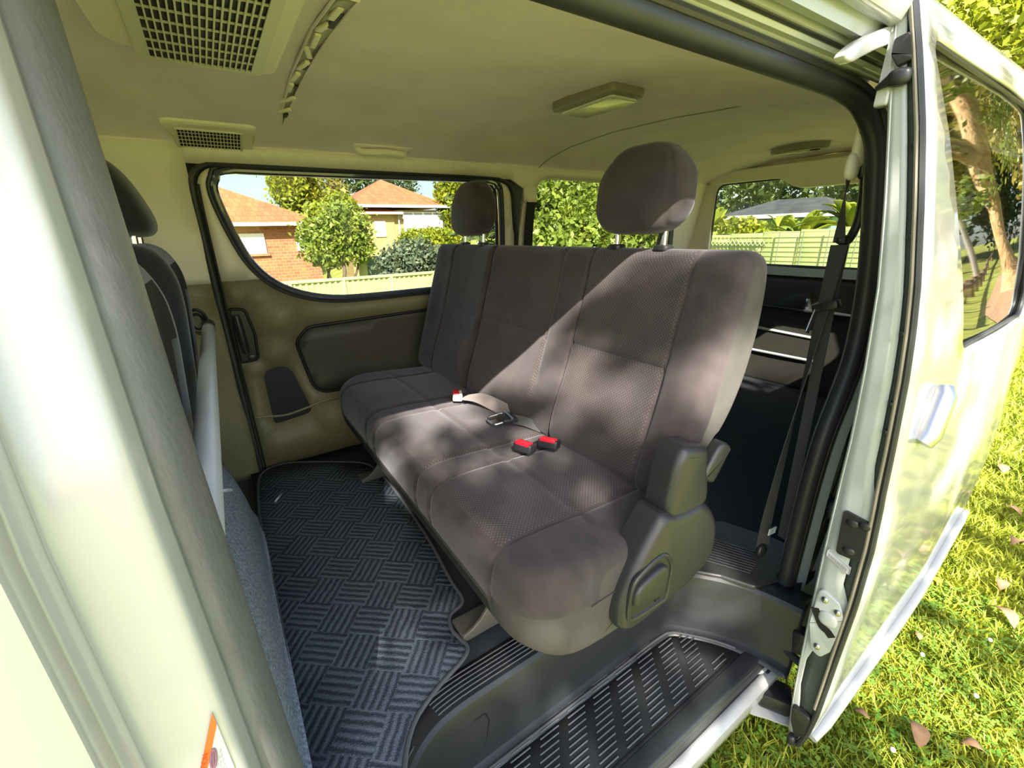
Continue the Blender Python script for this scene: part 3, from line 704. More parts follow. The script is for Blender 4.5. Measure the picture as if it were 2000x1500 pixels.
# closing faces that keep the light out
mb = MB(); mb.patch([(-1.5, 0.41), (3.02, 0.41), (3.02, 2.12), (-1.5, 2.12)], lambda x, y: (x, y, -0.37), step=0.5); mb.build('underbody', 'recess_black', nb, solid=0.02, recalc=False)
mb = MB(); mb.patch([(0.36, -0.35), (2.14, -0.35), (2.14, 0.92), (0.36, 0.92)], lambda y, z: (-1.5, y, z), step=0.3); mb.build('front_bulkhead', 'tailgate_panel', nb, solid=0.02)
win4 = empty('window_4', (-1.4, 1.25, 0.9), 'windscreen at the front of the cab', None, kind='structure')
mb = MB(); mb.patch([(0.40, 0.92), (2.10, 0.92), (2.0, 1.31), (0.50, 1.31)], lambda y, z: (-1.5 + 0.4 * (z - 0.92), y, z), step=0.4); mb.build('pane', 'glass_rear', win4)
mb = MB(); mb.tube([(-1.5, 0.40, 0.92), (-1.34, 0.52, 1.31), (-1.34, 1.98, 1.31), (-1.5, 2.10, 0.92)], 0.04, 8, closed=True); mb.build('frame', 'black_rubber', win4)
win5 = empty('window_5', (-0.8, 0.4, 0.8), 'front passenger door window beside the near pillar', None, kind='structure')
mb = MB(); mb.patch([(-1.45, 0.80), (-0.22, 0.80), (-0.24, 1.30), (-1.32, 1.30)], lambda x, z: (x, N(z) - 0.06, z), step=0.3); mb.build('pane', 'glass_rear', win5)

# ------------------------------------------------------------------ bench seat
def gs(x, c, w): return math.exp(-((x - c) / w) ** 2)
seat = empty('bench_seat', (0.60, 1.22, 0.0), 'three-place bench seat in brown suede-like fabric across the van', 'seat')
def loft_y(prof, ys, post, uvf=None):
    """prof: closed (x,z) list; post(x,y,z,nx,nz,k)->(x,y,z), for each station"""
    n = len(prof)
    nor = []
    A = sum(prof[i][0] * prof[(i + 1) % n][1] - prof[(i + 1) % n][0] * prof[i][1] for i in range(n))
    sg = 1 if A > 0 else -1
    for i in range(n):
        a = prof[i - 1]; b = prof[(i + 1) % n]; t = Vector((b[0] - a[0], b[1] - a[1])).normalized()
        nor.append(Vector((t.y, -t.x)) * sg)
    secs = []
    for (y, ins) in ys:
        secs.append([post(prof[i][0] - nor[i].x * ins, y, prof[i][1] - nor[i].y * ins, nor[i].x, nor[i].y, i) for i in range(n)])
    return secs
def stations(y0, y1, r, n, step):
    out = []
    for k in range(n): a = k / n * PI / 2; out.append((y0 + r * (1 - math.sin(a)), r * (1 - math.cos(a)) if False else r * (1 - math.sin(a + 0)) if False else None))
    lo = [(y0 + r * (1 - math.cos(a)), r * (1 - math.sin(a))) for a in [k / n * PI / 2 for k in range(n + 1)]]
    m = int((y1 - y0 - 2 * r) / step); mid = [(y0 + r + (y1 - y0 - 2 * r) * k / m, 0.0) for k in range(1, m)]
    hi = [(y0 + y1 - a, b) for a, b in lo][::-1]
    return lo + mid + hi
def resample(prof, step):
    return [(p.x, p.y) for p in dens(prof, step)]

# cushion
cp = [(0.405, 0.195), (0.36, 0.215), (0.338, 0.26), (0.330, 0.32), (0.332, 0.365), (0.343, 0.397), (0.370, 0.415), (0.42, 0.421), (0.50, 0.419), (0.60, 0.413), (0.70, 0.407), (0.785, 0.402), (0.815, 0.385), (0.82, 0.33), (0.81, 0.22), (0.78, 0.198), (0.6, 0.192)]
cp = [(p.x, p.y) for p in cr([Vector((a, b, 0)) for a, b in cp], 4, True)]
cp = resample(cp, 0.0085)
CS_Y = [0.605, 0.895, 0.985, 1.345, 1.435, 1.78]
def c_post(x, y, z, nx, nz, i):
    # rounded front corners in plan
    r = 0.13
    for e, s in ((0.462, 1), (1.925, -1)):
        d = (y - e) * s
        if d < r:
            d = max(0, d); pull = r - math.sqrt(max(0, r * r - (r - d) ** 2)); x += pull * (1 - sstep(0.36, 0.60, x))
    top = max(0, nz); frontish = max(top, max(0, -nx) * (1 if z > 0.30 else 0))
    g = 0.0
    for c in CS_Y: g += gs(y, c, 0.0045) * (1 if x > 0.33 else 0.4)
    g += gs(x, 0.562, 0.0045) * (1 if 0.55 < y < 1.85 else 0)
    if 0.58 < y < 1.82: g += gs(x, 0.352, 0.004) * 0.7
    puff = 0.0
    for a, b in ((0.605, 0.895), (0.985, 1.345), (1.435, 1.78)):
        if a < y < b: puff += 0.006 * math.sin(PI * (y - a) / (b - a))
    d = -0.0085 * min(1, g) * frontish + puff * top * sstep(0.36, 0.42, x)
    d += top * 0.003 * math.sin(9 * x + 5 * y) * math.sin(7 * y)
    return (x + nx * d, y, z + nz * d)
ys = stations(0.462, 1.925, 0.035, 6, 0.0075)
secs = loft_y(cp, ys, c_post); n = len(cp)
mb = MB(); vs_ = [p for s in secs for p in s]; base = mb.add(vs_, [])
for i in range(len(secs) - 1):
    for j in range(n):
        q = [i * n + j, i * n + (j + 1) % n, (i + 1) * n + (j + 1) % n, (i + 1) * n + j]
        c = [sum(vs_[k][t] for k in q) / 4 for t in range(3)]
        mi = 0
        edge_z = 0.318 if (c[1] < 0.60 or c[1] > 1.8) else 0.300
        if c[2] < edge_z or c[0] > 0.80: mi = 1
        if c[2] < 0.235 or (c[2] < 0.29 and c[1] > 0.62): mi = 3
        if c[2] < 0.235 and c[1] < 0.60: mi = 1
        if c[2] > 0.39 and 0.36 < c[0] < 0.79 and any(a + .004 < c[1] < b - .004 for a, b in ((0.605, 0.895), (0.985, 1.345), (1.435, 1.78))): mi = 2
        mb.f.append(q); mb.mi.append(mi)
mb.f.append(list(range(n))[::-1]); mb.mi.append(1); mb.f.append([(len(secs) - 1) * n + j for j in range(n)]); mb.mi.append(1)
def add_uv(o, fn):
    me = o.data; uv = me.uv_layers.new(name='UVMap')
    co = np.zeros(len(me.vertices) * 3); me.vertices.foreach_get('co', co); co = co.reshape(-1, 3)
    li = np.zeros(len(me.loops), dtype=np.int32); me.loops.foreach_get('vertex_index', li)
    P = co[li]; uv.data.foreach_set('uv', fn(P).astype(np.float32).ravel())
cush = mb.build('seat_cushion', ['seat_suede', 'seat_side', 'seat_insert', 'seat_under'], seat, smooth=60)
add_uv(cush, lambda P: np.stack([P[:, 1], P[:, 0]], 1))
# stitch lines where the fabrics meet at the near end
mb = MB(); mb.tube([(x + 0.002, 0.4605 - 0.0 * x, z) for x, z in [(0.47, 0.322), (0.55, 0.325), (0.63, 0.335), (0.70, 0.36)]], 0.0012, 6); mb.build('stitching', 'seat_suede', cush)

# backrest (leaning back)
bp = [(0.775, 0.385), (0.752, 0.405), (0.748, 0.44), (0.772, 0.52), (0.800, 0.60), (0.828, 0.69), (0.858, 0.79), (0.878, 0.86), (0.888, 0.905), (0.900, 0.935), (0.920, 0.950), (0.955, 0.950), (0.980, 0.938), (0.994, 0.91), (0.999, 0.86), (0.992, 0.77), (0.962, 0.66), (0.905, 0.55), (0.865, 0.48), (0.835, 0.42), (0.80, 0.388)]
bp = [(p.x, p.y) for p in cr([Vector((a, b, 0)) for a, b in bp], 4, True)]
bp = resample(bp, 0.009)
BS = [0.615, 0.945, 1.062, 1.475, 1.80]
PAN = ((0.615, 0.945), (1.062, 1.462), (1.505, 1.80))
def b_post(x, y, z, nx, nz, i):
    fr = sstep(0.2, 0.7, -nx + 0.3 * max(0, nz))
    g = 0
    for c in BS: g += gs(y, c, 0.0045)
    g += 1.9 * gs(y, 1.485, 0.008)
    if any(a < y < b for a, b in PAN): g += gs(z, 0.688, 0.0045)
    d = -0.0095 * min(1.6, g) * fr
    for a, b in PAN:
        if a < y < b: d += -0.010 * math.sin(PI * (y - a) / (b - a)) * fr * sstep(0.45, 0.7, z) + 0.006 * fr * gs(z, 0.50, 0.09)
    # side bolsters stand forward
    e = min(y - 0.50, 1.985 - y); d += 0.010 * gs(e, 0.055, 0.045) * fr * gs(z, 0.72, 0.2)
    # lower corners tuck in around the hinge covers
    k = (1 - sstep(0.40, 0.62, z)); yy = y
    if y < 0.62: yy = y + 0.035 * k * (1 - sstep(0.5, 0.62, y)) * (1 if z < 0.56 else 0.6)
    return (x + nx * d, yy, z + nz * d)
ys = stations(0.490, 1.985, 0.032, 6, 0.0075)
secs = loft_y(bp, ys, b_post); n = len(bp)
mb = MB(); vs_ = [p for s in secs for p in s]; mb.add(vs_, [])
for i in range(len(secs) - 1):
    for j in range(n):
        q = [i * n + j, i * n + (j + 1) % n, (i + 1) * n + (j + 1) % n, (i + 1) * n + j]
        c = [sum(vs_[k][t] for k in q) / 4 for t in range(3)]
        fx = 0.76 + 0.32 * (c[2] - 0.4)
        mi = 0
        if c[0] > fx + 0.055: mi = 1
        if c[0] < fx + 0.04 and any(a + .004 < c[1] < b - .004 for a, b in PAN) and c[2] > 0.43: mi = 2 if c[2] > 0.692 or True else 0
        mb.f.append(q); mb.mi.append(mi)
mb.f.append(list(range(n))[::-1]); mb.mi.append(1); mb.f.append([(len(secs) - 1) * n + j for j in range(n)]); mb.mi.append(1)
back = mb.build('backrest', ['seat_suede', 'seat_side', 'seat_insert'], seat, smooth=60)
add_uv(back, lambda P: np.stack([P[:, 1], P[:, 2] * 1.05], 1))

def headrest(y, label):
    mb = MB()
    def shp(p):
        t = (p.z + 0.11) / 0.22
        w = 1.0 - 0.30 * sstep(0.55, 1.0, t) - 0.10 * (1 - sstep(0.0, 0.35, t))
        q = Vector((p.x * (1.0 - 0.25 * t), p.y * w, p.z))
        q.x += 0.02 * t
        s = abs(p.y) / 0.143
        q += Vector((p.x, 0, p.z)).normalized() * (-0.004 * gs(s, 0.80, 0.02))
        return q
    mb.ball((0.932, y, 1.090), (0.060, 0.139, 0.105), 0.55, 0.62, 36, 72, fn=shp)
    hr = mb.build('headrest', 'seat_suede', seat, smooth=60); hr['label'] = label
    for s in (-0.078, 0.078):
        q = MB(); q.tube([(0.940, y + s, 0.93), (0.944, y + s, 1.03)], 0.0068, 12); q.build('post', 'chrome', hr)
        q = MB(); q.ball((0.940, y + s, 0.953), (0.020, 0.022, 0.008), 0.5, 0.6, 8, 16); q.build('guide', 'black_plastic', hr)
    return hr
headrest(0.812, 'headrest by the open door, half in sunlight'); headrest(1.70, 'headrest by the far window')

# recliner hardware on the near end
def xz(y): return lambda a, b, d: (a, d, b)
def sm(P, n=3): return [(p.x, p.y) for p in cr([Vector((a, b, 0)) for a, b in P], n, True)]
hp = sm([(0.655, 0.45), (0.658, 0.514), (0.667, 0.560), (0.680, 0.588), (0.700, 0.598), (0.752, 0.584), (0.768, 0.567), (0.772, 0.53), (0.786, 0.478), (0.780, 0.44), (0.72, 0.43)])
mb = MB(); mb.prism(hp, xz(0), 0.438, 0.50, bev=0.020); mb.build('hinge_cover', 'grey_plastic', seat)
lp = sm([(0.632, 0.472), (0.667, 0.462), (0.714, 0.455), (0.762, 0.452), (0.801, 0.420), (0.825, 0.378), (0.832, 0.327), (0.818, 0.283), (0.776, 0.257), (0.731, 0.244), (0.669, 0.234), (0.60, 0.228), (0.555, 0.229), (0.527, 0.252), (0.523, 0.291), (0.537, 0.336), (0.564, 0.387), (0.598, 0.435)])
mb = MB(); mb.prism(lp, xz(0), 0.430, 0.50, bev=0.022); lc = mb.build('side_cover', 'grey_plastic', seat)
hr_ = sm([(0.640, 0.382), (0.662, 0.350), (0.662, 0.321), (0.657, 0.272), (0.640, 0.264), (0.560, 0.268), (0.542, 0.282), (0.543, 0.321), (0.550, 0.358), (0.575, 0.374), (0.610, 0.385)])
mb = MB(); mb.tube([(a, 0.4305, b) for a, b in hr_], 0.0055, 8, closed=True); mb.build('recess_rim', 'grey_plastic', lc)
mb = MB(); mb.prism(inset(hr_, 0.003), xz(0), 0.4292, 0.436); mb.build('recess', 'black_plastic', lc)
hh_ = sm([(0.628, 0.368), (0.645, 0.348), (0.642, 0.313), (0.634, 0.296), (0.618, 0.293), (0.562, 0.301), (0.546, 0.314), (0.547, 0.335), (0.558, 0.350), (0.592, 0.363)])
mb = MB(); mb.prism(hh_, xz(0), 0.417, 0.434, bev=0.008); mb.build('tilt_handle', 'grey_plastic', lc)
mb = MB(); mb.box((0.622, 0.427, 0.283), (0.014, 0.006, 0.006)); mb.build('handle_notch', 'recess_black', lc)
lv = sm([(0.823, 0.572), (0.850, 0.551), (0.846, 0.54), (0.806, 0.490), (0.790, 0.486), (0.764, 0.503), (0.763, 0.516), (0.799, 0.562)])
mb = MB(); mb.prism(lv, xz(0), 0.440, 0.466, bev=0.009); mb.build('recliner_lever', 'grey_plastic', seat)

# underframe and floor brackets
mb = MB(); mb.box((0.60, 1.19, 0.185), (0.38, 1.30, 0.05), bev=0.01); mb.build('underframe', 'seat_under', seat)
for y in (0.805, 1.72):
    mb = MB()
    mb.box((0.50, y + 0.03, 0.10), (0.04, 0.03, 0.18), bev=0.006); mb.box((0.62, y + 0.03, 0.10), (0.30, 0.03, 0.05), bev=0.006)
    mb.box((0.74, y + 0.03, 0.09), (0.04, 0.03, 0.18), bev=0.006)
    leg = mb.build('leg', 'seat_under', seat)
    pr = [(0.345, 0.004), (0.46, 0.004), (0.47, 0.05), (0.455, 0.085), (0.43, 0.088), (0.40, 0.052), (0.372, 0.032), (0.347, 0.026)]
    mb = MB(); mb.prism(pr, lambda a, b, d: (a, d, b), y - 0.026, y - 0.018, bev=0.003); mb.box((0.405, y + 0.01, 0.012), (0.12, 0.07, 0.016), bev=0.004)
    mb.build('foot_cover', 'bracket_metal', seat)

# ------------------------------------------------------------------ belts on the bench
def webbing(path, wdir, w, t, name, m, parent, label=None):
    P = cr([Vector(p) for p in path], 6); secs = []
    for i, p in enumerate(P):
        tg_ = (P[min(i + 1, len(P) - 1)] - P[max(i - 1, 0)]).normalized()
        wd = wdir if isinstance(wdir, Vector) else wdir[0].lerp(wdir[1], i / (len(P) - 1))
        wv = (wd - tg_ * wd.dot(tg_)).normalized() * w / 2; nn = tg_.cross(wv).normalized() * t / 2
        secs.append([p + wv + nn, p - wv + nn, p - wv - nn, p + wv - nn])
    q = MB(); q.loft(secs); o = q.build(name, m, parent)
    if label: o['label'] = label
    return o
def buckle(loc, rz, tilt, label, body_m='black_plastic', group=None):
    o = empty('seat_belt_buckle', loc, label, 'buckle', group)
    q = MB(); q.box((0, 0, 0.0), (0.034, 0.058, 0.026), bev=0.005, seg=3); b = q.build('housing', body_m)
    q = MB(); q.box((-0.006, 0, 0.0115), (0.024, 0.046, 0.010), bev=0.003); r = q.build('release_button', 'red_button')
    q = MB(); q.box((0.060, 0.0, -0.010), (0.10, 0.022, 0.012), bev=0.004); s = q.build('stalk', 'black_plastic')
    for c in (b, r, s): c.parent = o
    o.rotation_euler = (0, tilt, rz); return o
buckle((0.618, 0.885, 0.440), math.radians(20), math.radians(8), 'black seat belt buckle with red button, further from the backrest')
buckle((0.690, 0.868, 0.436), math.radians(28), math.radians(10), 'black seat belt buckle with red button tucked against the backrest')
bk = buckle((0.655, 1.365, 0.436), math.radians(-25), math.radians(6), 'buckle with red button on a pale strap in the sunlit seat middle', 'white_plastic')
sb = empty('lap_belt_strap', (0.72, 1.22, 0.42), 'pale grey twisted lap belt strap lying on the sunlit cushion', 'seat belt')
webbing([(0.675, 1.35, 0.430), (0.70, 1.28, 0.442), (0.725, 1.20, 0.432), (0.752, 1.13, 0.415)], [Vector((1, 0.3, 0.1)), Vector((0.1, 0.1, 1))], 0.045, 0.002, 'strap', 'webbing_grey', sb)
lt = empty('lap_belt_tongue', (0.68, 1.10, 0.42), 'steel and black lap belt tongue with adjuster by the backrest', 'buckle')
mb = MB(); fr = rpoly([(0.635, 1.075, 0.012), (0.695, 1.065, 0.008), (0.70, 1.125, 0.008), (0.640, 1.135, 0.015)], 4)
mb.tube([(a, b, 0.430 + (a - 0.63) * 0.1) for a, b in fr], 0.0042, 8, closed=True); mb.build('tongue_loop', 'steel', lt)
mb = MB(); mb.box((0.692, 1.085, 0.436), (0.05, 0.06, 0.014), rot=Matrix.Rotation(-0.2, 3, 'Z'), bev=0.004); mb.build('adjuster', 'black_plastic', lt)
mb = MB(); mb.tube([(0.690, 1.055, 0.446), (0.700, 1.112, 0.448)], 0.004, 8); mb.build('adjuster_bar', 'steel', lt)
webbing([(0.705, 1.075, 0.432), (0.73, 1.045, 0.428), (0.757, 0.99, 0.418)], Vector((0.3, 0.6, 0.8)), 0.03, 0.002, 'strap', 'webbing', lt)

# shoulder belt at the rear door post
belt = empty('shoulder_belt', (1.25, 0.45, 0.1), 'dark grey shoulder belt hanging by the rear door post', 'seat belt')
mb = MB(); mb.ball((1.300, 0.492, 1.175), (0.030, 0.012, 0.052), 0.6, 0.8); mb.ball((1.285, 0.495, 1.125), (0.026, 0.012, 0.030), 0.7, 0.9); mb.build('anchor_cover', 'beige_plastic', belt)
mb = MB(); mb.ball((1.322, 0.485, 1.16), (0.018, 0.014, 0.062), 0.7, 0.9); mb.build('anchor_bracket', 'black_plastic', belt)
webbing([(1.283, 0.497, 1.115), (1.290, 0.499, 1.06), (1.305, 0.500, 0.995), (1.312, 0.500, 0.955)], [Vector((1, 0, 0)), Vector((0.25, 1, 0))], 0.030, 0.002, 'upper_strap', 'webbing', belt)
mb = MB(); mb.tube(cr([Vector((1.325, 0.485, 1.13)), Vector((1.352, 0.485, 1.06)), Vector((1.362, 0.488, 1.00)), Vector((1.350, 0.494, 0.962)), Vector((1.325, 0.499, 0.957))], 6), 0.010, 10); mb.ball((1.328, 0.500, 0.962), (0.022, 0.014, 0.012)); mb.build('belt_guide', 'black_plastic', belt)
webbing([(1.318, 0.500, 0.95), (1.309, 0.500, 0.86), (1.296, 0.500, 0.76), (1.283, 0.500, 0.64), (1.265, 0.500, 0.50), (1.245, 0.500, 0.35), (1.222, 0.498, 0.18), (1.212, 0.492, 0.09)], [Vector((0.35, 1, 0)), Vector((1.0, -0.35, 0))], 0.046, 0.002, 'lap_strap', 'webbing', belt)
webbing([(1.338, 0.500, 0.95), (1.330, 0.497, 0.80), (1.318, 0.49, 0.62), (1.30, 0.48, 0.42), (1.28, 0.47, 0.1)], Vector((0.2, 1, 0)), 0.03, 0.0015, 'retractor_strap', 'webbing', belt)
mb = MB(); mb.box((1.300, 0.493, 0.800), (0.030, 0.060, 0.022), rot=Matrix.Rotation(math.radians(-20), 3, 'X'), bev=0.005); tn = mb.build('tongue_grip', 'black_plastic', belt)
mb = MB(); mb.box((1.279, 0.512, 0.760), (0.020, 0.004, 0.062), rot=Matrix.Rotation(math.radians(26), 3, 'Y'), bev=0.0015); mb.build('tongue_blade', 'steel', tn)
mb = MB(); mb.box((1.218, 0.477, 0.150), (0.040, 0.003, 0.020), rot=Matrix.Rotation(math.radians(10), 3, 'Y')); mb.build('care_label', 'paper', belt)
mb = MB(); mb.box((1.212, 0.4752, 0.152), (0.008, 0.0015, 0.008), rot=Matrix.Rotation(math.radians(10), 3, 'Y')); mb.build('label_print', 'grey_ink', belt)
mb = MB(); mb.ball((1.205, 0.49, 0.078), (0.022, 0.012, 0.022)); mb.build('floor_anchor', 'black_plastic', belt)
# far shoulder belt on the C pillar
fb = empty('shoulder_belt', (1.43, 1.98, 0.9), 'black shoulder belt on the far pillar beside the quarter window', 'seat belt')
mb = MB(); mb.ball((1.425, 1.965, 1.175), (0.040, 0.016, 0.045), 0.6, 0.7); mb.build('anchor_cover', 'beige_plastic', fb)
mb = MB(); mb.tube([(1.395, 1.952, 1.155), (1.40, 1.945, 1.145), (1.45, 1.945, 1.145), (1.455, 1.952, 1.155)], 0.007, 8); mb.build('belt_loop', 'beige_plastic', fb)
webbing([(1.425, 1.950, 1.15), (1.43, 1.985, 1.0), (1.44, 2.01, 0.85), (1.445, 2.03, 0.7)], Vector((1, 0, 0)), 0.055, 0.003, 'strap', 'recess_black', fb)

# ------------------------------------------------------------------ front seats, grab bar, bracket
def front_seat(y, label, hr=True):
    o = empty('front_seat', (-0.18, y, 0.3), label, 'seat')
    pf = [(-0.30, 0.30), (-0.29, 0.60), (-0.26, 0.85), (-0.22, 0.965), (-0.17, 0.992), (-0.115, 0.975), (-0.085, 0.92), (-0.078, 0.85), (-0.085, 0.75), (-0.10, 0.60), (-0.125, 0.45), (-0.14, 0.30)]
    pf = [(p.x, p.y) for p in cr([Vector((a, b, 0)) for a, b in pf], 4, True)]
    def post(x, yy, z, nx, nz, i):
        # narrower at the shoulders, middle of the back slightly hollow
        k = 1 - 0.16 * sstep(0.80, 0.99, z) - 0.05 * (1 - sstep(0.35, 0.6, z))
        u = (yy - y) / 0.25; d = 0
        d -= 0.016 * (1 - sstep(0.40, 0.62, abs(u))) * max(0, nx) * (1 - sstep(0.86, 0.95, z))
        return (x + nx * d - 0.03 * sstep(0.7, 1.0, abs(u)) * max(0, nx), y + (yy - y) * k, z + nz * d)
    ss = loft_y(pf, stations(y - 0.25, y + 0.25, 0.06, 6, 0.02), post)
    q = MB(); nn = len(pf); vv = [p for s in ss for p in s]; q.add(vv, [])
    for i in range(len(ss) - 1):
        for j in range(nn):
            f = [i * nn + j, i * nn + (j + 1) % nn, (i + 1) * nn + (j + 1) % nn, (i + 1) * nn + j]
            c = [sum(vv[k][t] for k in f) / 4 for t in range(3)]
            q.f.append(f); q.mi.append(1 if (c[0] > -0.16 and abs(c[1] - y) < 0.135 and c[2] < 0.93) else 0)
    q.f.append(list(range(nn))[::-1]); q.mi.append(0); q.f.append([(len(ss) - 1) * nn + j for j in range(nn)]); q.mi.append(0)
    q.build('seat_back', ['navy_fabric', 'navy_insert'], o, smooth=60)
    if hr:
        q = MB()
        def sh(p):
            t = (p.z + 0.1) / 0.2; return Vector((p.x * (1 - 0.2 * t) - 0.055 * t ** 1.5, p.y * (1 - 0.25 * sstep(0.5, 1, t)), p.z))
        q.ball((-0.150, y, 1.105), (0.058, 0.128, 0.098), 0.6, 0.65, 24, 40, fn=sh); h = q.build('headrest', 'navy_fabric', o, smooth=60)
        for s in (-0.06, 0.06):
            q = MB(); q.tube([(-0.155, y + s, 0.97), (-0.150, y + s, 1.03)], 0.0065, 10); q.build('post', 'chrome', h)
    q = MB(); q.box((-0.42, y, 0.33), (0.50, 0.48, 0.12), bev=0.04, seg=4); q.build('seat_cushion', 'navy_fabric', o)
front_seat(1.61, 'navy fabric driver seat by the far wall with a tall headrest')
front_seat(0.86, 'navy fabric passenger seat beside the near door pillar')
gb = empty('grab_bar', (-0.06, 1.3, 0.68), 'white steel tube running across the van behind the front seats', 'rail')
mb = MB(); mb.tube([(-0.068, 0.50, 0.680), (-0.056, 2.02, 0.684)], 0.0195, 20); mb.build('tube', 'white_tube', gb)
mb = MB(); mb.tube([(-0.0565, 1.96, 0.6837), (-0.056, 2.055, 0.684)], 0.0225, 20); mb.build('end_socket', 'grey_plastic', gb)
ov = [( -0.088 + 0.040 * math.cos(t), 0.697 + 0.060 * math.sin(t)) for t in np.linspace(0, 2 * PI, 28, endpoint=False)]
bo = empty('wall_socket', (-0.09, 2.07, 0.64), 'round black moulded socket on the far wall behind the white tube', 'fitting')
mb = MB(); mb.prism(ov, lambda a, b, d: (a, W(b) - d, b), 0.014, -0.002, bev=0.008); mb.build('base', 'black_plastic', bo)
for k, rr in ((0.78, 0.006), (0.5, 0.005)):
    mb = MB(); mb.tube([(-0.088 + (a + 0.088) * k, W(b) - 0.016, 0.697 + (b - 0.697) * k) for a, b in ov], rr, 8, closed=True); mb.build('ring', 'recess_black' if k < 0.6 else 'black_plastic', bo)
mb = MB(); mb.box((-0.085, W(.61) - 0.006, 0.615), (0.108, 0.008, 0.064), rot=Matrix.Rotation(math.radians(-3), 3, 'Y'), bev=0.002)
o = mb.build('wall_plate', 'white_plastic'); tag(o, 'cream rectangular plate on the far wall under the round socket', 'plate')
mb = MB(); mb.box((-0.085, W(.63) - 0.012, 0.636), (0.104, 0.006, 0.008), bev=0.002); parent_to(mb.build('plate_lip', 'white_plastic'), o)
mb = MB(); mb.patch([(-0.150, 1.90), (-0.118, 1.905), (-0.150, 1.945)], lambda x, y: (x, y, 0.155 + (x + 0.15) * -0.6), step=0.05)
o = mb.build('paper_scrap', 'paper', solid=0.001); tag(o, 'small white paper corner lying on the grey carpet', 'paper')

# floor mat
mp_ = [(-0.036, 0.43), (-0.040, 0.80), (-0.036, 1.20), (-0.040, 1.60), (-0.020, 1.95), (0.02, 2.06), (0.12, 2.07), (0.30, 1.95), (0.40, 1.86), (0.43, 1.76), (0.44, 1.57), (0.432, 1.23), (0.41, 0.985), (0.404, 0.897), (0.352, 0.872), (0.336, 0.83), (0.341, 0.79), (0.345, 0.758), (0.318, 0.735), (0.246, 0.709), (0.182, 0.677), (0.148, 0.645), (0.120, 0.600), (0.100, 0.54), (0.092, 0.43)]
mp2 = [(p.x, p.y) for p in cr([Vector((a, b, 0)) for a, b in mp_], 4, True)]
fm = empty('floor_mat', (0.2, 1.2, 0.0), 'dark grey loop-pile floor mat with woven line pattern', 'mat')
mb = MB(); mb.patch(mp2, lambda x, y: (x, y, 0.0125), step=0.12); mb.build('pile', 'mat_pattern', fm, solid=0.010, recalc=False, off=-1)
mb = MB(); mb.tube([(a, b, 0.011) for a, b in mp2], 0.0055, 8, closed=True); mb.build('binding', 'mat_binding', fm)

# ------------------------------------------------------------------ roof fittings
def grille(root, u, v, wfn, nu, nv, r, m='grille_beige'):
    """bars in both directions between u=(u0,u1) along x and v=(v0,v1) along y; wfn(x,y)->point"""
    for i in range(nu + 1):
        x = lerp(u[0], u[1], i / nu); q = MB(); q.tube([wfn(x, y) for y in np.linspace(v[0], v[1], 5)], r, 6, section=[(-r, -r * 0.8), (r, -r * 0.8), (r, r * 0.8), (-r, r * 0.8)]); q.build('slat', m, root, smooth=0)
    for j in range(nv + 1):
        y = lerp(v[0], v[1], j / nv); q = MB(); q.tube([Vector(wfn(x, y)) + Vector((0, 0, 0.002)) for x in np.linspace(u[0], u[1], 3)], r, 6, section=[(-r, -r * 0.7), (r, -r * 0.7), (r, r * 0.7), (-r, r * 0.7)]); q.build('cross_slat', m, root, smooth=0)
bv = empty('ceiling_vent', (0.07, 1.15, 1.38), 'large beige air-conditioning return grille on the headliner', 'vent')
def bvz(x, y): return (x, y, 1.376 + 0.0 * y)
hz = rpoly([(-0.115, 0.78, 0.06), (0.225, 0.78, 0.05), (0.225, 1.37, 0.03), (0.02, 1.375, 0.05), (-0.095, 1.29, 0.06)], 6)
mb = MB(); mb.prism(hz, lambda a, b, d: (a, b, d), 1.372, 1.42, bev=0.012); 
hs = mb.build('housing', 'beige_plastic', bv)
fro = rpoly([(-0.042, 0.80, 0.01), (0.190, 0.80, 0.01), (0.190, 1.362, 0.012), (-0.042, 1.362, 0.012)], 4)
fri = rpoly([(-0.020, 0.82, 0.003), (0.170, 0.82, 0.003), (0.170, 1.346, 0.003), (-0.020, 1.346, 0.003)], 4)
mb = MB(); rows = [[(a, b, 1.371) for a, b in fro], [(a, b, 1.366) for a, b in fro], [(a, b, 1.366) for a, b in fri], [(a, b, 1.371) for a, b in fri]]
mb.loft(rows, caps=False); mb.build('frame', 'grille_beige', bv)
mb = MB(); mb.patch(fri, lambda x, y: (x, y, 1.3705), step=0.2); mb.build('dark_void', 'recess_black', bv)
grille(bv, (-0.020, 0.170), (0.82, 1.346), lambda x, y: (x, y, 1.367), 17, 10, 0.0019)
sv = empty('ceiling_vent', (0.08, 1.88, 1.32), 'small beige louvre vent above the far door', 'vent')
def sz(x, y, d=0.0):
    # follows the falling edge of the headliner
    return (x, y, float(np.interp(y, CY, CZ)) - 0.006 - d)
so = rpoly([(-0.055, 1.800, 0.03), (0.215, 1.800, 0.025), (0.205, 1.944, 0.02), (0.00, 1.944, 0.04)], 5)
mb = MB(); rows = [[Vector(sz(a, b)) + Vector((0, 0, 0.01)) for a, b in so], [sz(a, b, 0.001) for a, b in so], [sz(a, b, 0.006) for a, b in inset(so, 0.006)]]
mb.loft(rows, caps=False); mb.patch(inset(so, 0.006), lambda x, y: sz(x, y, 0.006), step=0.03); mb.build('frame', 'beige_plastic', sv)
SI = rpoly([(-0.006, 1.836, 0.004), (0.165, 1.836, 0.004), (0.165, 1.932, 0.004), (-0.006, 1.932, 0.004)], 3)
mb = MB(); mb.patch(SI, lambda x, y: sz(x, y, 0.0075), step=0.03); mb.build('dark_void', 'recess_black', sv)
mb = MB(); mb.tube([sz(a, b, 0.008) for a, b in inset(SI, -0.004)], 0.0035, 6, closed=True); mb.build('inner_frame', 'grille_beige', sv)
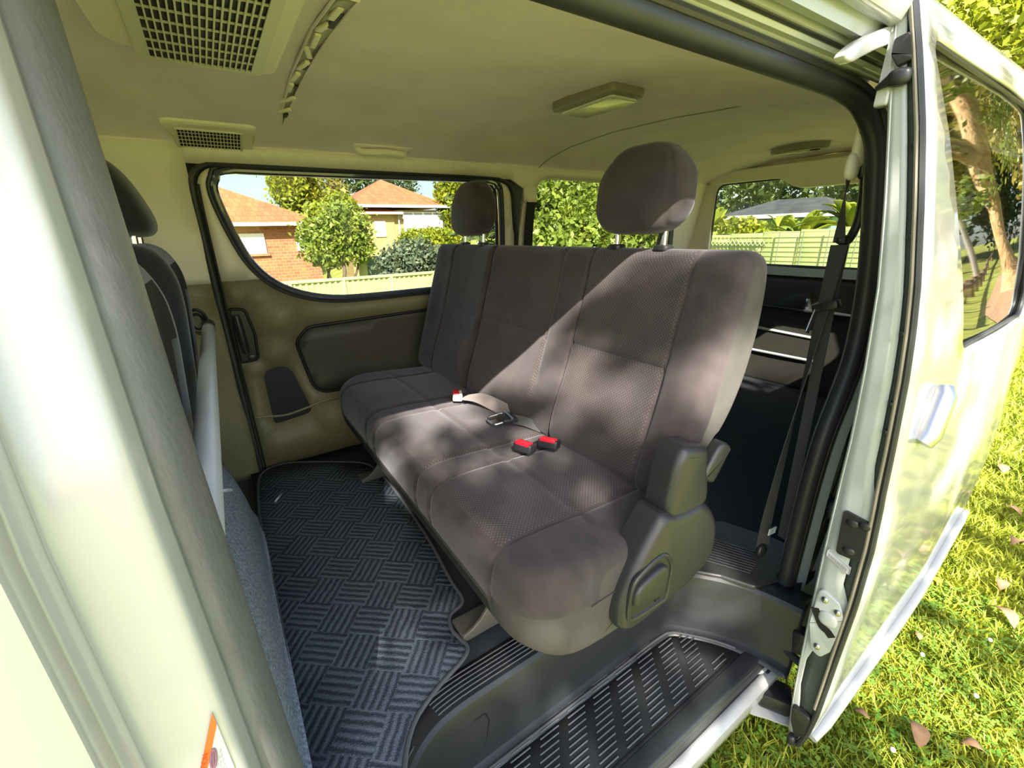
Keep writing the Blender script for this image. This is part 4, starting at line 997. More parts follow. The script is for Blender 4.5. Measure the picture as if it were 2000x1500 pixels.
grille(sv, (-0.006, 0.165), (1.836, 1.932), lambda x, y: sz(x, y, 0.010), 18, 5, 0.0014)
# lap of the slot vent along the roof bow
sl = empty('slot_vent', (0.28, 1.4, 1.37), 'narrow damaged slot vent running across the headliner', 'vent')
def cz_(x, y, d=0.0): return (x, y, ceil_z(x, y) - d)
slo = [(0.262, 0.90), (0.298, 0.90), (0.300, 1.10), (0.298, 1.40), (0.294, 1.66), (0.286, 1.77), (0.276, 1.66), (0.268, 1.40), (0.262, 1.10)]
mb = MB(); mb.patch(slo, lambda x, y: cz_(x, y, 0.002), step=0.03); mb.build('slot', 'lamp_rim', sl, solid=0.002)
mb = MB(); mb.tube([cz_(a, b, 0.002) for a, b in slo], 0.003, 6, closed=True); mb.build('lip', 'headliner', sl)
rl = random.Random(3)
for k in range(9):
    y = 0.98 + 0.085 * k; w = 0.016 + 0.006 * rl.random()
    mb = MB(); mb.box(cz_(0.279 + 0.003 * rl.uniform(-1, 1), y, 0.006), (0.012, 0.045 + 0.03 * rl.random(), 0.008), rot=Matrix.Rotation(math.radians(rl.uniform(-25, 25)), 3, 'Z'), bev=0.002); mb.build('louvre', 'beige_plastic', sl)
for y, L in ((1.02, 0.07), (1.33, 0.03), (1.48, 0.025), (1.70, 0.05)):
    mb = MB(); mb.box(cz_(0.287, y, 0.0052), (0.012, L, 0.006)); mb.build('opening', 'recess_black', sl)
# grab handle on the far cant rail
gh = empty('ceiling_grab_rail', (0.65, 1.9, 1.31), 'beige grab handle above the far window', 'handle')
hp_ = cr([Vector((0.556, 1.905, 1.318)), Vector((0.566, 1.880, 1.302)), Vector((0.595, 1.866, 1.300)), Vector((0.65, 1.862, 1.303)), Vector((0.705, 1.866, 1.302)), Vector((0.735, 1.880, 1.302)), Vector((0.745, 1.905, 1.318))], 6)
mb = MB(); mb.tube(hp_, 0.0125, 12); mb.build('grip', 'beige_plastic', gh)
mb = MB(); mb.box((0.655, 1.888, 1.321), (0.235, 0.05, 0.012), rot=Matrix.Rotation(math.radians(-18), 3, 'X'), bev=0.005, seg=3); mb.build('base_plate', 'headliner', gh)
# dome lamp and cargo lamp
dl = empty('dome_lamp', (1.12, 1.17, 1.39), 'rectangular dome lamp with clear ribbed lens on the headliner', 'lamp')
do = rpoly([(1.040, 1.03, 0.015), (1.190, 1.03, 0.04), (1.190, 1.31, 0.04), (1.040, 1.31, 0.015)], 5)
mb = MB(); mb.prism(do, lambda a, b, d: (a, b, d), 1.368, 1.40, bev=0.010); mb.build('rim', 'lamp_rim', dl)
di = rpoly([(1.062, 1.055, 0.01), (1.176, 1.055, 0.02), (1.176, 1.285, 0.02), (1.062, 1.285, 0.01)], 4)
mb = MB(); mb.prism(di, lambda a, b, d: (a, b, d), 1.360, 1.372, bev=0.005); mb.build('lens', 'lamp_lens', dl)
mb = MB(); mb.tube([(a, b, 1.3655) for a, b in di], 0.0025, 6, closed=True); mb.build('lens_trim', 'white_plastic', dl)
cl = empty('cargo_lamp', (2.60, 1.27, 1.37), 'small oval cargo lamp near the tailgate', 'lamp')
co_ = [(2.62 + 0.055 * math.cos(t), 1.265 + 0.14 * math.sin(t)) for t in np.linspace(0, 2 * PI, 28, endpoint=False)]
mb = MB(); mb.prism(co_, lambda a, b, d: (a, b, d), 1.352, 1.40, bev=0.012); mb.build('rim', 'lamp_rim', cl)
mb = MB(); mb.prism([(2.612 + 0.030 * math.cos(t), 1.30 + 0.075 * math.sin(t)) for t in np.linspace(0, 2 * PI, 20, endpoint=False)], lambda a, b, d: (a, b, d), 1.346, 1.36, bev=0.004); mb.build('lens', 'lamp_lens', cl)
mb = MB(); mb.ball((2.612, 1.185, 1.350), (0.018, 0.025, 0.006)); mb.build('switch', 'black_plastic', cl)

# warning sticker on the white pillar
st = empty('warning_sticker', (-0.095, 0.40, 0.5), 'warning sticker with orange band and prohibition sign on the white door pillar', 'sticker')
A = Vector((-0.0833, 0.3993, 0.5805)); B_ = Vector((-0.1053, 0.3935, 0.5235)); Cc = Vector((-0.0800, 0.3919, 0.507))
U = (B_ - A); U.normalize(); V_ = (Cc - A).normalized()
def onp(a, b, d=0.0): return A + U * a + V_ * b + Vector((0, -d, 0))
def quad(a0, a1, b0, b1, d): return [onp(a0, b0, d), onp(a1, b0, d), onp(a1, b1, d), onp(a0, b1, d)]
mb = MB(); mb.add(quad(0, 0.085, 0, 0.075, 0.0), [[0, 1, 2, 3]]); mb.build('paper', 'paper', st, solid=0.0008, smooth=0)
mb = MB(); mb.add(quad(0, 0.085, 0, 0.0145, 0.0010), [[0, 1, 2, 3]]); mb.build('orange_band', 'orange_print', st, solid=0.0004, smooth=0)
cu = bpy.data.curves.new('sticker_text', 'FONT'); cu.body = 'CAUTION'; cu.size = 0.0072; cu.extrude = 0.0001; cu.align_x = 'LEFT'
to = bpy.data.objects.new('sticker_text', cu); COL.objects.link(to); to.data.materials.append(M['orange_ink'])
xa = (-U).normalized(); za = Vector((0, -1, 0)); ya = za.cross(xa).normalized()
to.matrix_world = Matrix.Translation(onp(0.060, 0.0128, 0.0016)) @ Matrix((xa, ya, za)).transposed().to_4x4(); 
bpy.context.view_layer.update(); mw = to.matrix_world.copy(); tme = bpy.data.meshes.new_from_object(to.evaluated_get(bpy.context.evaluated_depsgraph_get()))
bpy.data.objects.remove(to); to = bpy.data.objects.new('sticker_text', tme); COL.objects.link(to)
to.parent = st; to.matrix_parent_inverse = world_of(st).inverted(); to.matrix_basis = mw
q = MB(); q.tube([onp(0.029 + 0.0085 * math.cos(t), 0.0225 + 0.0068 * math.sin(t), 0.0012) for t in np.linspace(0, 2 * PI, 24, endpoint=False)], 0.0010, 6, closed=True)
q.tube([onp(0.023, 0.0185, 0.0012), onp(0.035, 0.0265, 0.0012)], 0.0008, 6); q.build('prohibition_sign', 'purple_ink', st)
q = MB(); rs = random.Random(5)
for r_ in range(7):
    b = 0.033 + 0.0048 * r_; a = 0.010 + 0.001 * r_
    while a < 0.072:
        L = rs.uniform(0.002, 0.007); q.add(quad(a, a + L, b, b + 0.0022, 0.0010), [[0, 1, 2, 3]]); a += L + 0.002
q.build('fine_print', 'grey_ink', st, smooth=0)

# ------------------------------------------------------------------ the open near sliding door
sd = empty('sliding_door', (1.6, 0.27, -0.3), 'white sliding door pushed back beside the van, chrome handle outside', 'door')
DOZ = [-0.372, -0.33, -0.29, -0.198, -0.10, 0.005, 0.172, 0.327, 0.425, 0.471, 0.555, 0.707, 0.80, 0.888, 1.028, 1.152, 1.264, 1.35, 1.385]
DOY = [0.262, 0.244, 0.234, 0.224, 0.220, 0.217, 0.211, 0.212, 0.218, 0.222, 0.227, 0.238, 0.248, 0.261, 0.288, 0.314, 0.344, 0.370, 0.382]
def DO(z): return float(np.interp(z, DOZ, DOY))
DIZ = [-0.372, -0.324, -0.248, -0.143, 0.049, 0.266, 0.445, 0.572, 0.719, 0.883, 1.032, 1.188, 1.244, 1.325, 1.385]
DIY = [0.266, 0.275, 0.283, 0.290, 0.296, 0.302, 0.305, 0.306, 0.313, 0.325, 0.346, 0.372, 0.382, 0.392, 0.398]
def DI(z): return float(np.interp(z, DIZ, DIY))
DX0, DX1 = 1.07, 2.22
def dzb(x): return lerp(-0.372, -0.12, sstep(DX0 + 0.05, DX1, x) ** 1.0) if x > DX0 + 0.05 else -0.372
WINP = rpoly([(1.385, 0.715, 0.07), (2.30, 0.735, 0.05), (2.30, 1.215, 0.05), (1.235, 1.225, 0.05)], 8)
WINP = rpoly([(1.385, 0.722, 0.045), (2.12, 0.715, 0.07), (2.10, 1.300, 0.07), (1.118, 1.306, 0.035)], 8)
outl = [(DX0, -0.372), (1.5, -0.30), (1.9, -0.19), (DX1, -0.09), (DX1, 1.36), (DX0, 1.36)]
def d_out(x, z): return (x, DO(z) + 0.018 * sstep(0.5, 1.0, (x - DX0) / (DX1 - DX0)), z)
def edge_round(x): return 0.010 * (1 - sstep(0, 0.02, x - DX0))
mb = MB(); mb.patch(outl, lambda x, z: (x, d_out(x, z)[1] + edge_round(x), z), holes=[WINP], step=0.035)
o = mb.build('outer_skin', 'white_paint', sd, smooth=50, solid=0.006, off=0)
mb = MB(); mb.patch([(a, max(b, -0.33)) for a, b in outl], lambda x, z: (x, DI(z), z), holes=[WINP], step=0.08); mb.build('inner_skin', 'jamb_paint', sd, solid=0.004, off=0)
mb = MB(); mb.patch(WINP, lambda x, z: (x, d_out(x, z)[1] + 0.012, z), step=0.12); mb.build('window_pane', 'glass_door', sd)
mb = MB(); mb.tube([(x, d_out(x, z)[1] + 0.006, z) for x, z in WINP], 0.007, 8, closed=True); mb.build('window_seal', 'black_rubber', sd)
mb = MB(); rows = [[(x, d_out(x, z)[1] + 0.008, z) for x, z in WINP], [(x, DI(z) - 0.004, z) for x, z in WINP]]; mb.loft(rows, caps=False); mb.build('window_reveal', 'white_paint', sd)
# front edge face: white folded metal band, dark foam band, seal, as strips over z between the two skins
def strip(name, m, f0, f1, z0, z1, x, n=40, solid=0.003, parent=sd, xf=None):
    q = MB(); secs = []
    for z in np.linspace(z0, z1, n):
        a, b = DI(z), DO(z); xx = xf(z) if xf else x
        k0 = f0(z) if callable(f0) else f0; k1 = f1(z) if callable(f1) else f1
        secs.append([(xx + 0.004 * math.sin(PI * t) * 0, lerp(a, b, lerp(k0, k1, t)), z) for t in np.linspace(0, 1, 4)])
    q.loft(secs, closed=False, caps=False); return q.build(name, m, parent, solid=solid, off=0)
def kw(z):   # where the white band ends across the edge, 0 = inside, 1 = outside
    return float(np.interp(z, [-0.37, -0.30, -0.25, -0.19, -0.18, -0.02, 0.0, 0.045, 0.17, 0.19, 0.30, 0.33, 0.42, 0.50, 0.80, 1.20, 1.36], [0.55, 0.35, 0.3, 0.25, 0.16, 0.16, 0.45, 0.75, 0.75, 0.55, 0.55, 0.85, 0.85, 0.62, 0.62, 0.50, 0.50]))
strip('edge_metal', 'jamb_paint', 0.0, kw, -0.365, 1.36, DX0 + 0.002)
strip('edge_foam', 'door_foam', lambda z: kw(z), 0.90, -0.36, 1.30, DX0 + 0.006)
strip('edge_return', 'jamb_paint', 0.0, 0.02, -0.32, 1.36, DX0 + 0.001)
mb = MB(); mb.tube([(DX0 - 0.002, lerp(DI(z), DO(z), 0.90), z) for z in np.linspace(-0.34, 1.375, 50)], 0.0065, 8); mb.build('edge_seal', 'black_rubber', sd)
mb = MB(); mb.tube([(DX0 - 0.005, lerp(DI(z), DO(z), 0.80), z) for z in np.linspace(-0.18, 1.375, 50)], 0.0040, 8); mb.build('seal_bead', 'lamp_rim', sd)
# inner flange between door inside and jamb
q = MB(); q.loft([[(DX0 + 0.003, DI(z), z), (DX0 + 0.035, DI(z) + 0.012, z), (DX0 + 0.10, DI(z) + 0.014, z)] for z in np.linspace(-0.33, 1.30, 40)], closed=False, caps=False); q.build('inner_flange', 'jamb_paint', sd, solid=0.003, off=0)
def ey(z, t): return lerp(DI(z), DO(z), t)
def screw(z, t, r=0.007, m='door_foam', parent=sd):
    q = MB(); q.ball((DX0 - 0.003, ey(z, t), z), (0.005, r, r), 0.8, 1.0, 8, 14); return q.build('screw', m, parent)
for z in (1.13, 0.975, 0.80, 0.66, 0.60): screw(z, 0.72, 0.0055, 'black_plastic')
# black cover plate, label and striker plate with its two slots
def onedge(t, z, d=0.0): return (DX0 - d, ey(z, t), z)
pl = rpoly([(0.30, 0.40, 0.03), (0.84, 0.385, 0.03), (0.86, 0.29, 0.03), (0.36, 0.295, 0.03)], 1)
def plate(pts, name, m, d0, parent=sd, rnd=None, **k):
    q = MB(); q.prism(pts, lambda a, b, d: (DX0 - d, ey(b, a), b), d0, -0.002, **k); return q.build(name, m, parent)
def erp(pts, r):  # fillet in real scale: scale t by the local edge width
    w = 0.085; pp_ = rpoly([(a * w, b, r) for a, b in pts], 5); return [(a / w, b) for a, b in pp_]
o = plate(erp([(0.22, 0.398), (0.80, 0.390), (0.84, 0.290), (0.26, 0.285)], 0.008), 'cover_plate', 'black_plastic', 0.007)
for tt, zz in ((0.45, 0.375), (0.70, 0.380), (0.5, 0.305)):
    q = MB(); q.ball((DX0 - 0.007, ey(zz, tt), zz), (0.004, 0.012, 0.009), 0.8, 1, 8, 12); q.build('dimple', 'black_plastic', o)
o = plate(erp([(0.08, 0.283), (0.62, 0.262), (0.62, 0.244), (0.08, 0.265)], 0.002), 'rating_label', 'paper', 0.0035)
q = MB(); q.tube([onedge(a, b, 0.004) for a, b in erp([(0.08, 0.283), (0.62, 0.262), (0.62, 0.244), (0.08, 0.265)], 0.002)], 0.0007, 5, closed=True); q.build('label_border', 'grey_ink', o)
q = MB()
for k in range(9):
    t = 0.14 + 0.05 * k; z = 0.272 - (t - 0.08) * 0.038 - 0.001; q.box(onedge(t, z, 0.004), (0.0006, 0.0032, 0.008)); 
q.build('label_marks', 'grey_ink', o, smooth=0)
sp_ = plate(erp([(0.10, 0.175), (0.60, 0.160), (0.80, 0.125), (0.72, 0.015), (0.50, -0.020), (0.22, -0.01), (0.05, 0.06)], 0.012), 'striker_plate', 'jamb_paint', 0.007, bev=0.003)
for tt, zz in ((0.28, 0.150), (0.62, 0.135), (0.38, 0.010)):
    q = MB(); q.ball((DX0 - 0.008, ey(zz, tt), zz), (0.005, 0.0075, 0.0085), 0.9, 1, 8, 14); q.build('screw', 'steel', sp_)
q = MB(); q.tube(cr([Vector(onedge(0.10, 0.113, 0.0075)), Vector(onedge(0.22, 0.095, 0.0075)), Vector(onedge(0.38, 0.074, 0.0075)), Vector(onedge(0.52, 0.070, 0.0075)), Vector(onedge(0.66, 0.060, 0.0075))], 5), 0.008, 8, section=[(-0.009, -0.0015), (0.009, -0.0015), (0.009, 0.0015), (-0.009, 0.0015)]); q.build('latch_slot', 'recess_black', sp_)
q = MB(); q.ball((DX0 - 0.007, ey(0.10, 0.45), 0.102), (0.006, 0.020, 0.020), 0.8, 0.9); q.build('latch_bulge', 'jamb_paint', sp_)
plate(erp([(0.05, -0.215), (0.80, -0.215), (0.85, -0.285), (0.45, -0.315), (0.10, -0.27)], 0.012), 'bump_stop', 'black_plastic', 0.012, bev=0.004)
q = MB(); q.ball((DX0 - 0.006, ey(-0.33, 0.3), -0.330), (0.014, 0.010, 0.016), 0.7, 0.8); q.build('drain_plug', 'black_plastic', sd)
q = MB(); q.prism(erp([(0.10, 1.300), (0.75, 1.305), (0.75, 1.262), (0.25, 1.255), (0.02, 1.275)], 0.008), lambda a, b, d: (DX0 - d, ey(b, a), b), 0.012, 0.0, bev=0.003); q.build('rubber_block', 'black_plastic', sd)
q = MB(); q.ball((DX0 - 0.010, 0.366, 1.238), (0.012, 0.018, 0.014), 0.7, 0.9); q.tube([(DX0 - 0.010, 0.376, 1.238), (DX0 - 0.008, 0.398, 1.228)], [0.010, 0.004], 10); q.build('upper_stop', 'black_plastic', sd)
# exterior handle with chrome trim, moulding and lower strip
hd = empty('x', (0, 0, 0), None, None); bpy.data.objects.remove(hd)
def onskin(x, z, d=0.0): return (x, d_out(x, z)[1] - d, z)
hz_ = [(p.x, p.y) for p in cr([Vector((a, b, 0)) for a, b in [(1.225, 0.545), (1.265, 0.60), (1.298, 0.650), (1.285, 0.686), (1.248, 0.690), (1.205, 0.640), (1.165, 0.585), (1.150, 0.553), (1.185, 0.536)]], 4, True)]
q = MB(); rows = [[onskin(a, b, 0.003) for a, b in hz_], [onskin(a, b, 0.0025) for a, b in inset(hz_, 0.004)], [onskin(a, b, -0.010) for a, b in inset(hz_, 0.012)]]; q.loft(rows); hb = q.build('handle_bowl', 'chrome', sd)
q = MB(); q.tube([onskin(1.182, 0.556, 0.008), onskin(1.192, 0.572, 0.014), onskin(1.245, 0.648, 0.014), onskin(1.254, 0.662, 0.008)], [0.020, 0.023, 0.023, 0.020], 14); q.build('handle_grip', 'steel', hb)
q = MB(); q.tube([onskin(1.215, 0.560, 0.022), onskin(1.272, 0.640, 0.022)], 0.004, 8); q.build('grip_shadow_line', 'black_plastic', hb)
q = MB(); q.tube([onskin(x, lerp(-0.300, -0.045, (x - 1.085) / 1.12) , 0.010) for x in np.linspace(1.085, 2.205, 20)], [0.010] + [0.015] * 18 + [0.008], 12); q.build('side_moulding', 'white_paint', sd)
# hinge arm at the top and roller bracket at the bottom
arm = [(p.x, p.y) for p in cr([Vector((a, b, 0)) for a, b in [(0.919, 1.257), (0.945, 1.276), (0.990, 1.296), (1.06, 1.322), (1.118, 1.340), (1.160, 1.342), (1.185, 1.31), (1.16, 1.29), (1.118, 1.305), (1.053, 1.290), (0.986, 1.266), (0.948, 1.252)]], 3, True)]
q = MB(); q.prism(arm, lambda a, b, d: (a, d, b), 0.398, 0.414, bev=0.004); ar = q.build('hinge_arm', 'white_paint', sd)
q = MB(); q.prism(rpoly([(1.066, 1.20, .006), (1.10, 1.20, .01), (1.115, 1.335, .02), (1.075, 1.335, .01)], 4), lambda a, b, d: (a, d, b), 0.378, 0.398, bev=0.004); q.build('arm_bracket', 'white_paint', ar)
q = MB(); q.ball((1.085, 0.397, 1.318), (0.016, 0.006, 0.009)); q.build('rivet', 'jamb_paint', ar)
q = MB(); pth = cr([Vector((1.045, 0.455, -0.285)), Vector((1.055, 0.425, -0.315)), Vector((1.075, 0.39, -0.338)), Vector((1.10, 0.35, -0.335)), Vector((1.12, 0.31, -0.33)), Vector((1.14, 0.285, -0.33))], 6)
q.tube(pth, 0.01, 8, section=[(-0.004, -0.035), (0.004, -0.035), (0.004, 0.035), (-0.004, 0.035)]); rb = q.build('lower_arm', 'white_paint', sd)
q = MB(); q.box((1.12, 0.345, -0.300), (0.075, 0.085, 0.055), rot=Matrix.Rotation(0.5, 3, 'Z'), bev=0.012); q.box((1.135, 0.39, -0.27), (0.025, 0.02, 0.06), rot=Matrix.Rotation(0.3, 3, 'X'), bev=0.004); q.box((1.16, 0.375, -0.268), (0.02, 0.018, 0.05), bev=0.004); q.build('roller_bracket', 'black_plastic', rb)
q = MB(); q.ball((1.20, 0.30, -0.285), (0.03, 0.024, 0.03)); q.build('roller', 'pole_grey', rb)
q = MB(); q.tube(cr([Vector((1.175, 0.445, -0.085)), Vector((1.16, 0.41, -0.125)), Vector((1.15, 0.36, -0.145)), Vector((1.14, 0.31, -0.150))], 6), 0.0115, 10); q.build('wiring_sleeve', 'black_rubber', sd)
q = MB(); q.prism(rpoly([(0.335, -0.13, .005), (0.345, -0.06, .01), (0.315, -0.05, .01), (0.300, -0.12, .005)], 4), lambda a, b, d: (d, a, b), 1.135, 1.17, bev=0.004); q.build('connector_block', 'black_plastic', sd)

# ------------------------------------------------------------------ outside: ground
GZ = -0.65
def gz(x, y):
    z = GZ + 0.02 * math.sin(1.3 * x + 0.7) * math.sin(1.1 * y)
    z -= 0.95 * sstep(2.8, 7.5, y) * (1 - sstep(5.5, 9.0, x))
    if x > 36: z += 1.25 * min(2.0, (x - 36) / 26) ** 1.5
    z += 1.3 * sstep(5, 14, -y) * sstep(30, 55, x)
    return z
mb = MB()
def axis(a): return sorted(set([round(v, 3) for v in a]))
xs = axis(list(np.linspace(-40, -4, 12)) + list(np.linspace(-3, 9, 40)) + list(np.linspace(10, 80, 40)))
ys_ = axis(list(np.linspace(-40, -4, 12)) + list(np.linspace(-3, 9, 40)) + list(np.linspace(10, 80, 30)))
vv = [(x, y, gz(x, y)) for x in xs for y in ys_]; ny = len(ys_)
ff = [[i * ny + j, (i + 1) * ny + j, (i + 1) * ny + j + 1, i * ny + j + 1] for i in range(len(xs) - 1) for j in range(ny - 1)]
mb.add(vv, ff); o = mb.build('ground', 'soil_grass', recalc=False); tag(o, 'sunlit lawn around the van', kind='structure')

def np_mesh(name, V, F, m, parent=None, smooth=False):
    me = bpy.data.meshes.new(name); nv = len(V); nf, k = F.shape
    me.vertices.add(nv); me.vertices.foreach_set('co', V.astype(np.float32).ravel())
    me.loops.add(nf * k); me.loops.foreach_set('vertex_index', F.astype(np.int32).ravel())
    me.polygons.add(nf); me.polygons.foreach_set('loop_start', np.arange(0, nf * k, k, dtype=np.int32))
    me.update(calc_edges=True); me.validate(); me.materials.append(M[m])
    return place(name, me, parent)
rng = np.random.default_rng(11)
# grass blades
def blades(n, x0, x1, y0, y1, h, w):
    x = rng.uniform(x0, x1, n); y = rng.uniform(y0, y1, n); a = rng.uniform(0, 2 * PI, n); hh = h * rng.uniform(0.5, 1.3, n)
    lean = rng.uniform(0.2, 1.1, n) * hh; b = rng.uniform(0, 2 * PI, n)
    z = np.array([gz(p, q) for p, q in zip(x, y)])
    dx, dy = np.cos(a) * w / 2, np.sin(a) * w / 2
    lx, ly = np.cos(b) * lean, np.sin(b) * lean
    V = np.stack([np.stack([x - dx, y - dy, z], 1), np.stack([x + dx, y + dy, z], 1),
                  np.stack([x + dx * .8 + lx * .35, y + dy * .8 + ly * .35, z + hh * .65], 1), np.stack([x - dx * .8 + lx * .35, y - dy * .8 + ly * .35, z + hh * .65], 1),
                  np.stack([x + lx, y + ly, z + hh], 1)], 1).reshape(-1, 3)
    i = np.arange(n)[:, None] * 5
    F = np.concatenate([i + np.array([[0, 1, 2]]), i + np.array([[0, 2, 3]]), i + np.array([[3, 2, 4]])])
    return V, F
parts = [blades(26000, 0.8, 2.2, -0.5, 0.75, 0.055, 0.006), blades(24000, 2.0, 4.5, -0.4, 1.2, 0.06, 0.009), blades(22000, 4.2, 11, -0.2, 2.4, 0.075, 0.016)]
V = np.concatenate([p[0] for p in parts]); F = []; b = 0
for p in parts: F.append(p[1] + b); b += len(p[0])
o = np_mesh('grass', V, np.concatenate(F), 'grass_blade'); tag(o, 'short sunlit grass blades beside the open sliding door', 'grass', kind='stuff')
# clover
def clovers(n, x0, x1, y0, y1):
    V = []; F = []
    for _ in range(n):
        x = rng.uniform(x0, x1); y = rng.uniform(y0, y1); z = gz(x, y) + rng.uniform(0.025, 0.055); s = rng.uniform(0.007, 0.014); r0 = rng.uniform(0, 2 * PI)
        for k in range(3):
            a = r0 + k * 2 * PI / 3; c, sn = math.cos(a), math.sin(a); t = rng.uniform(-0.3, 0.5)
            b = len(V); V += [(x, y, z), (x + s * (c * .7 - sn * .6), y + s * (sn * .7 + c * .6), z + s * t), (x + s * 1.35 * c, y + s * 1.35 * sn, z + s * t * .8), (x + s * (c * .7 + sn * .6), y + s * (sn * .7 - c * .6), z + s * t)]
            F.append([b, b + 1, b + 2, b + 3])
    return np.array(V), np.array(F)
V, F = clovers(3200, 0.85, 2.6, -0.45, 0.70)
o = np_mesh('clover', V, F, 'clover'); tag(o, 'green clover leaves growing among the grass', 'clover', kind='stuff')
# fallen leaves, clover flowers
def leaf(loc, L, rz, curl, label, m='dead_leaf'):
    q = MB(); secs = []
    for t in np.linspace(0, 1, 9):
        w = L * 0.28 * math.sin(PI * t ** 0.8) + 0.001; zc = curl * L * math.sin(PI * t)
        secs.append([((t - 0.5) * L, -w, zc + w * 0.5 * curl * 2), ((t - 0.5) * L, 0, zc), ((t - 0.5) * L, w, zc + w * 0.5 * curl * 2)])
    q.loft(secs, closed=False, caps=False); o = q.build('fallen_leaf', m, None, solid=0.0015); o.location = loc; o.rotation_euler = (0.15, -0.2, rz); return tag(o, label, 'leaf', 'fallen leaves on the grass')
LV = [(1.62, 0.10, 0.13, 0.6, .35), (1.72, -0.02, 0.10, 2.2, .25), (2.35, 0.30, 0.10, 0.3, .2), (2.5, 0.05, 0.16, 1.0, .3), (2.62, -0.02, 0.14, 2.6, .2), (2.75, 0.10, 0.11, 0.2, .3), (2.9, 0.0, 0.15, 1.7, .25), (3.2, 0.12, 0.14, 2.9, .3), (1.45, 0.28, 0.06, 1.2, .2), (1.55, 0.22, 0.07, 2.0, .2), (2.1, 0.22, 0.06, 0.7, .2), (3.6, 0.2, 0.13, 1.3, .2), (4.2, 0.35, 0.16, 0.4, .2), (1.32, 0.46, 0.05, 2.4, .2)]
for k, (x, y, L, rz, c) in enumerate(LV):
    leaf((x, y, gz(x, y) + 0.055), L * 0.68, rz, c, 'large curled brown fallen leaf lying on the grass below the door' if L > 0.12 else 'small brown fallen leaf in the grass')
for k, (x, y) in enumerate([(1.50, 0.12), (2.0, 0.18), (1.28, 0.20), (2.3, 0.05), (1.95, 0.02)]):
    q = MB(); q.ball((x, y, gz(x, y) + 0.06), (0.008, 0.008, 0.008), 1, 1, 8, 12); fh = q.build('clover_flower', 'flower_white'); tag(fh, 'white clover flower head in the grass', 'flower', 'clover flowers')
    q = MB(); q.tube([(x, y, gz(x, y)), (x, y, gz(x, y) + 0.055)], 0.0015, 6); q.build('stem', 'clover', fh)
q = MB(); q.ball((2.55, 0.27, gz(2.55, .27) + 0.06), (0.018, 0.018, 0.008), 1, 1, 8, 12); tag(q.build('dandelion', 'flower_yellow'), 'yellow dandelion flower in the lawn', 'flower')

# ------------------------------------------------------------------ foliage tools
def leaf_cloud(name, blobs, n, size, m, parent, seed=1, flat=0.0, aspect=0.5, shell=0.55):
    g = np.random.default_rng(seed); vol = np.array([b[3] * b[4] * b[5] for b in blobs]) ** 0.7; pr = vol / vol.sum()
    bi = g.choice(len(blobs), n, p=pr); B = np.array(blobs)[bi]
    d = g.normal(size=(n, 3)); d /= np.linalg.norm(d, axis=1, keepdims=True)
    r = g.uniform(0, 1, n) ** (1 / 3); r = shell + (1 - shell) * r
    r *= 1 + 0.20 * g.normal(size=n)
    c = B[:, :3] + d * r[:, None] * B[:, 3:6]
    u = g.normal(size=(n, 3)); u /= np.linalg.norm(u, axis=1, keepdims=True)
    w = g.normal(size=(n, 3)); w[:, 2] *= (1 - flat); w -= u * (w * u).sum(1, keepdims=True); w /= np.linalg.norm(w, axis=1, keepdims=True)
    s = size * g.uniform(0.6, 1.3, n)[:, None]
    V = np.stack([c - u * s, c - w * s * aspect, c + u * s, c + w * s * aspect], 1).reshape(-1, 3)
    F = np.arange(4 * n).reshape(n, 4)
    return np_mesh(name, V, F, m, parent)
def trunk(path, rad, m, parent, name='trunk', n=12):
    q = MB(); q.tube(cr([Vector(p) for p in path], 5), [float(v) for v in np.interp(np.linspace(0, 1, (len(path) - 1) * 5 + 1), np.linspace(0, 1, len(rad)), rad)], n); return q.build(name, m, parent)
def plant(name, loc, label, cat, group=None): return empty(name, loc, label, cat, group)
def limb(parent, a, b, r0, r1, m, seed):
    rr = random.Random(seed); A, Bv = Vector(a), Vector(b); P = [A]
    for t in (0.35, 0.7): P.append(A.lerp(Bv, t) + Vector((rr.uniform(-1, 1), rr.uniform(-1, 1), rr.uniform(-.5, 1))) * (Bv - A).length * 0.08)
    P.append(Bv); trunk(P, [r0, r1], m, parent, 'branch', 8)

# ------------------------------------------------------------------ across the street: fence, houses, gardens
FY = 10.0
fz = -1.6
fn = empty('sheet_fence', (3.0, FY, fz), 'pale green corrugated sheet metal fence across the street', 'fence')
for k in range(6):
    x0 = 0.2 + 1.05 * k; q = MB(); prof = []; x = x0
    while x < x0 + 1.02:
        prof += [(x, FY), (x + 0.035, FY), (x + 0.05, FY - 0.035), (x + 0.085, FY - 0.035), (x + 0.10, FY)]; x += 0.115
    q.loft([[(a, b, fz) for a, b in prof], [(a, b, 0.10) for a, b in prof]], closed=False, caps=False); q.build('fence_panel', 'fence_green', fn, smooth=0, solid=0.004)
    q = MB(); q.box((x0 - 0.01, FY - 0.02, (fz + 0.12) / 2), (0.07, 0.08, 0.12 - fz), bev=0.008); q.build('post', 'fence_green', fn)
q = MB(); q.box((3.35, FY - 0.02, 0.12), (6.4, 0.09, 0.06), bev=0.01); q.build('top_rail', 'fence_green', fn)
q = MB(); q.box((3.0, 6.6, -1.58), (60, 4.0, 0.04)); o = q.build('street', 'street'); tag(o, 'grey street in front of the green fence', kind='structure')

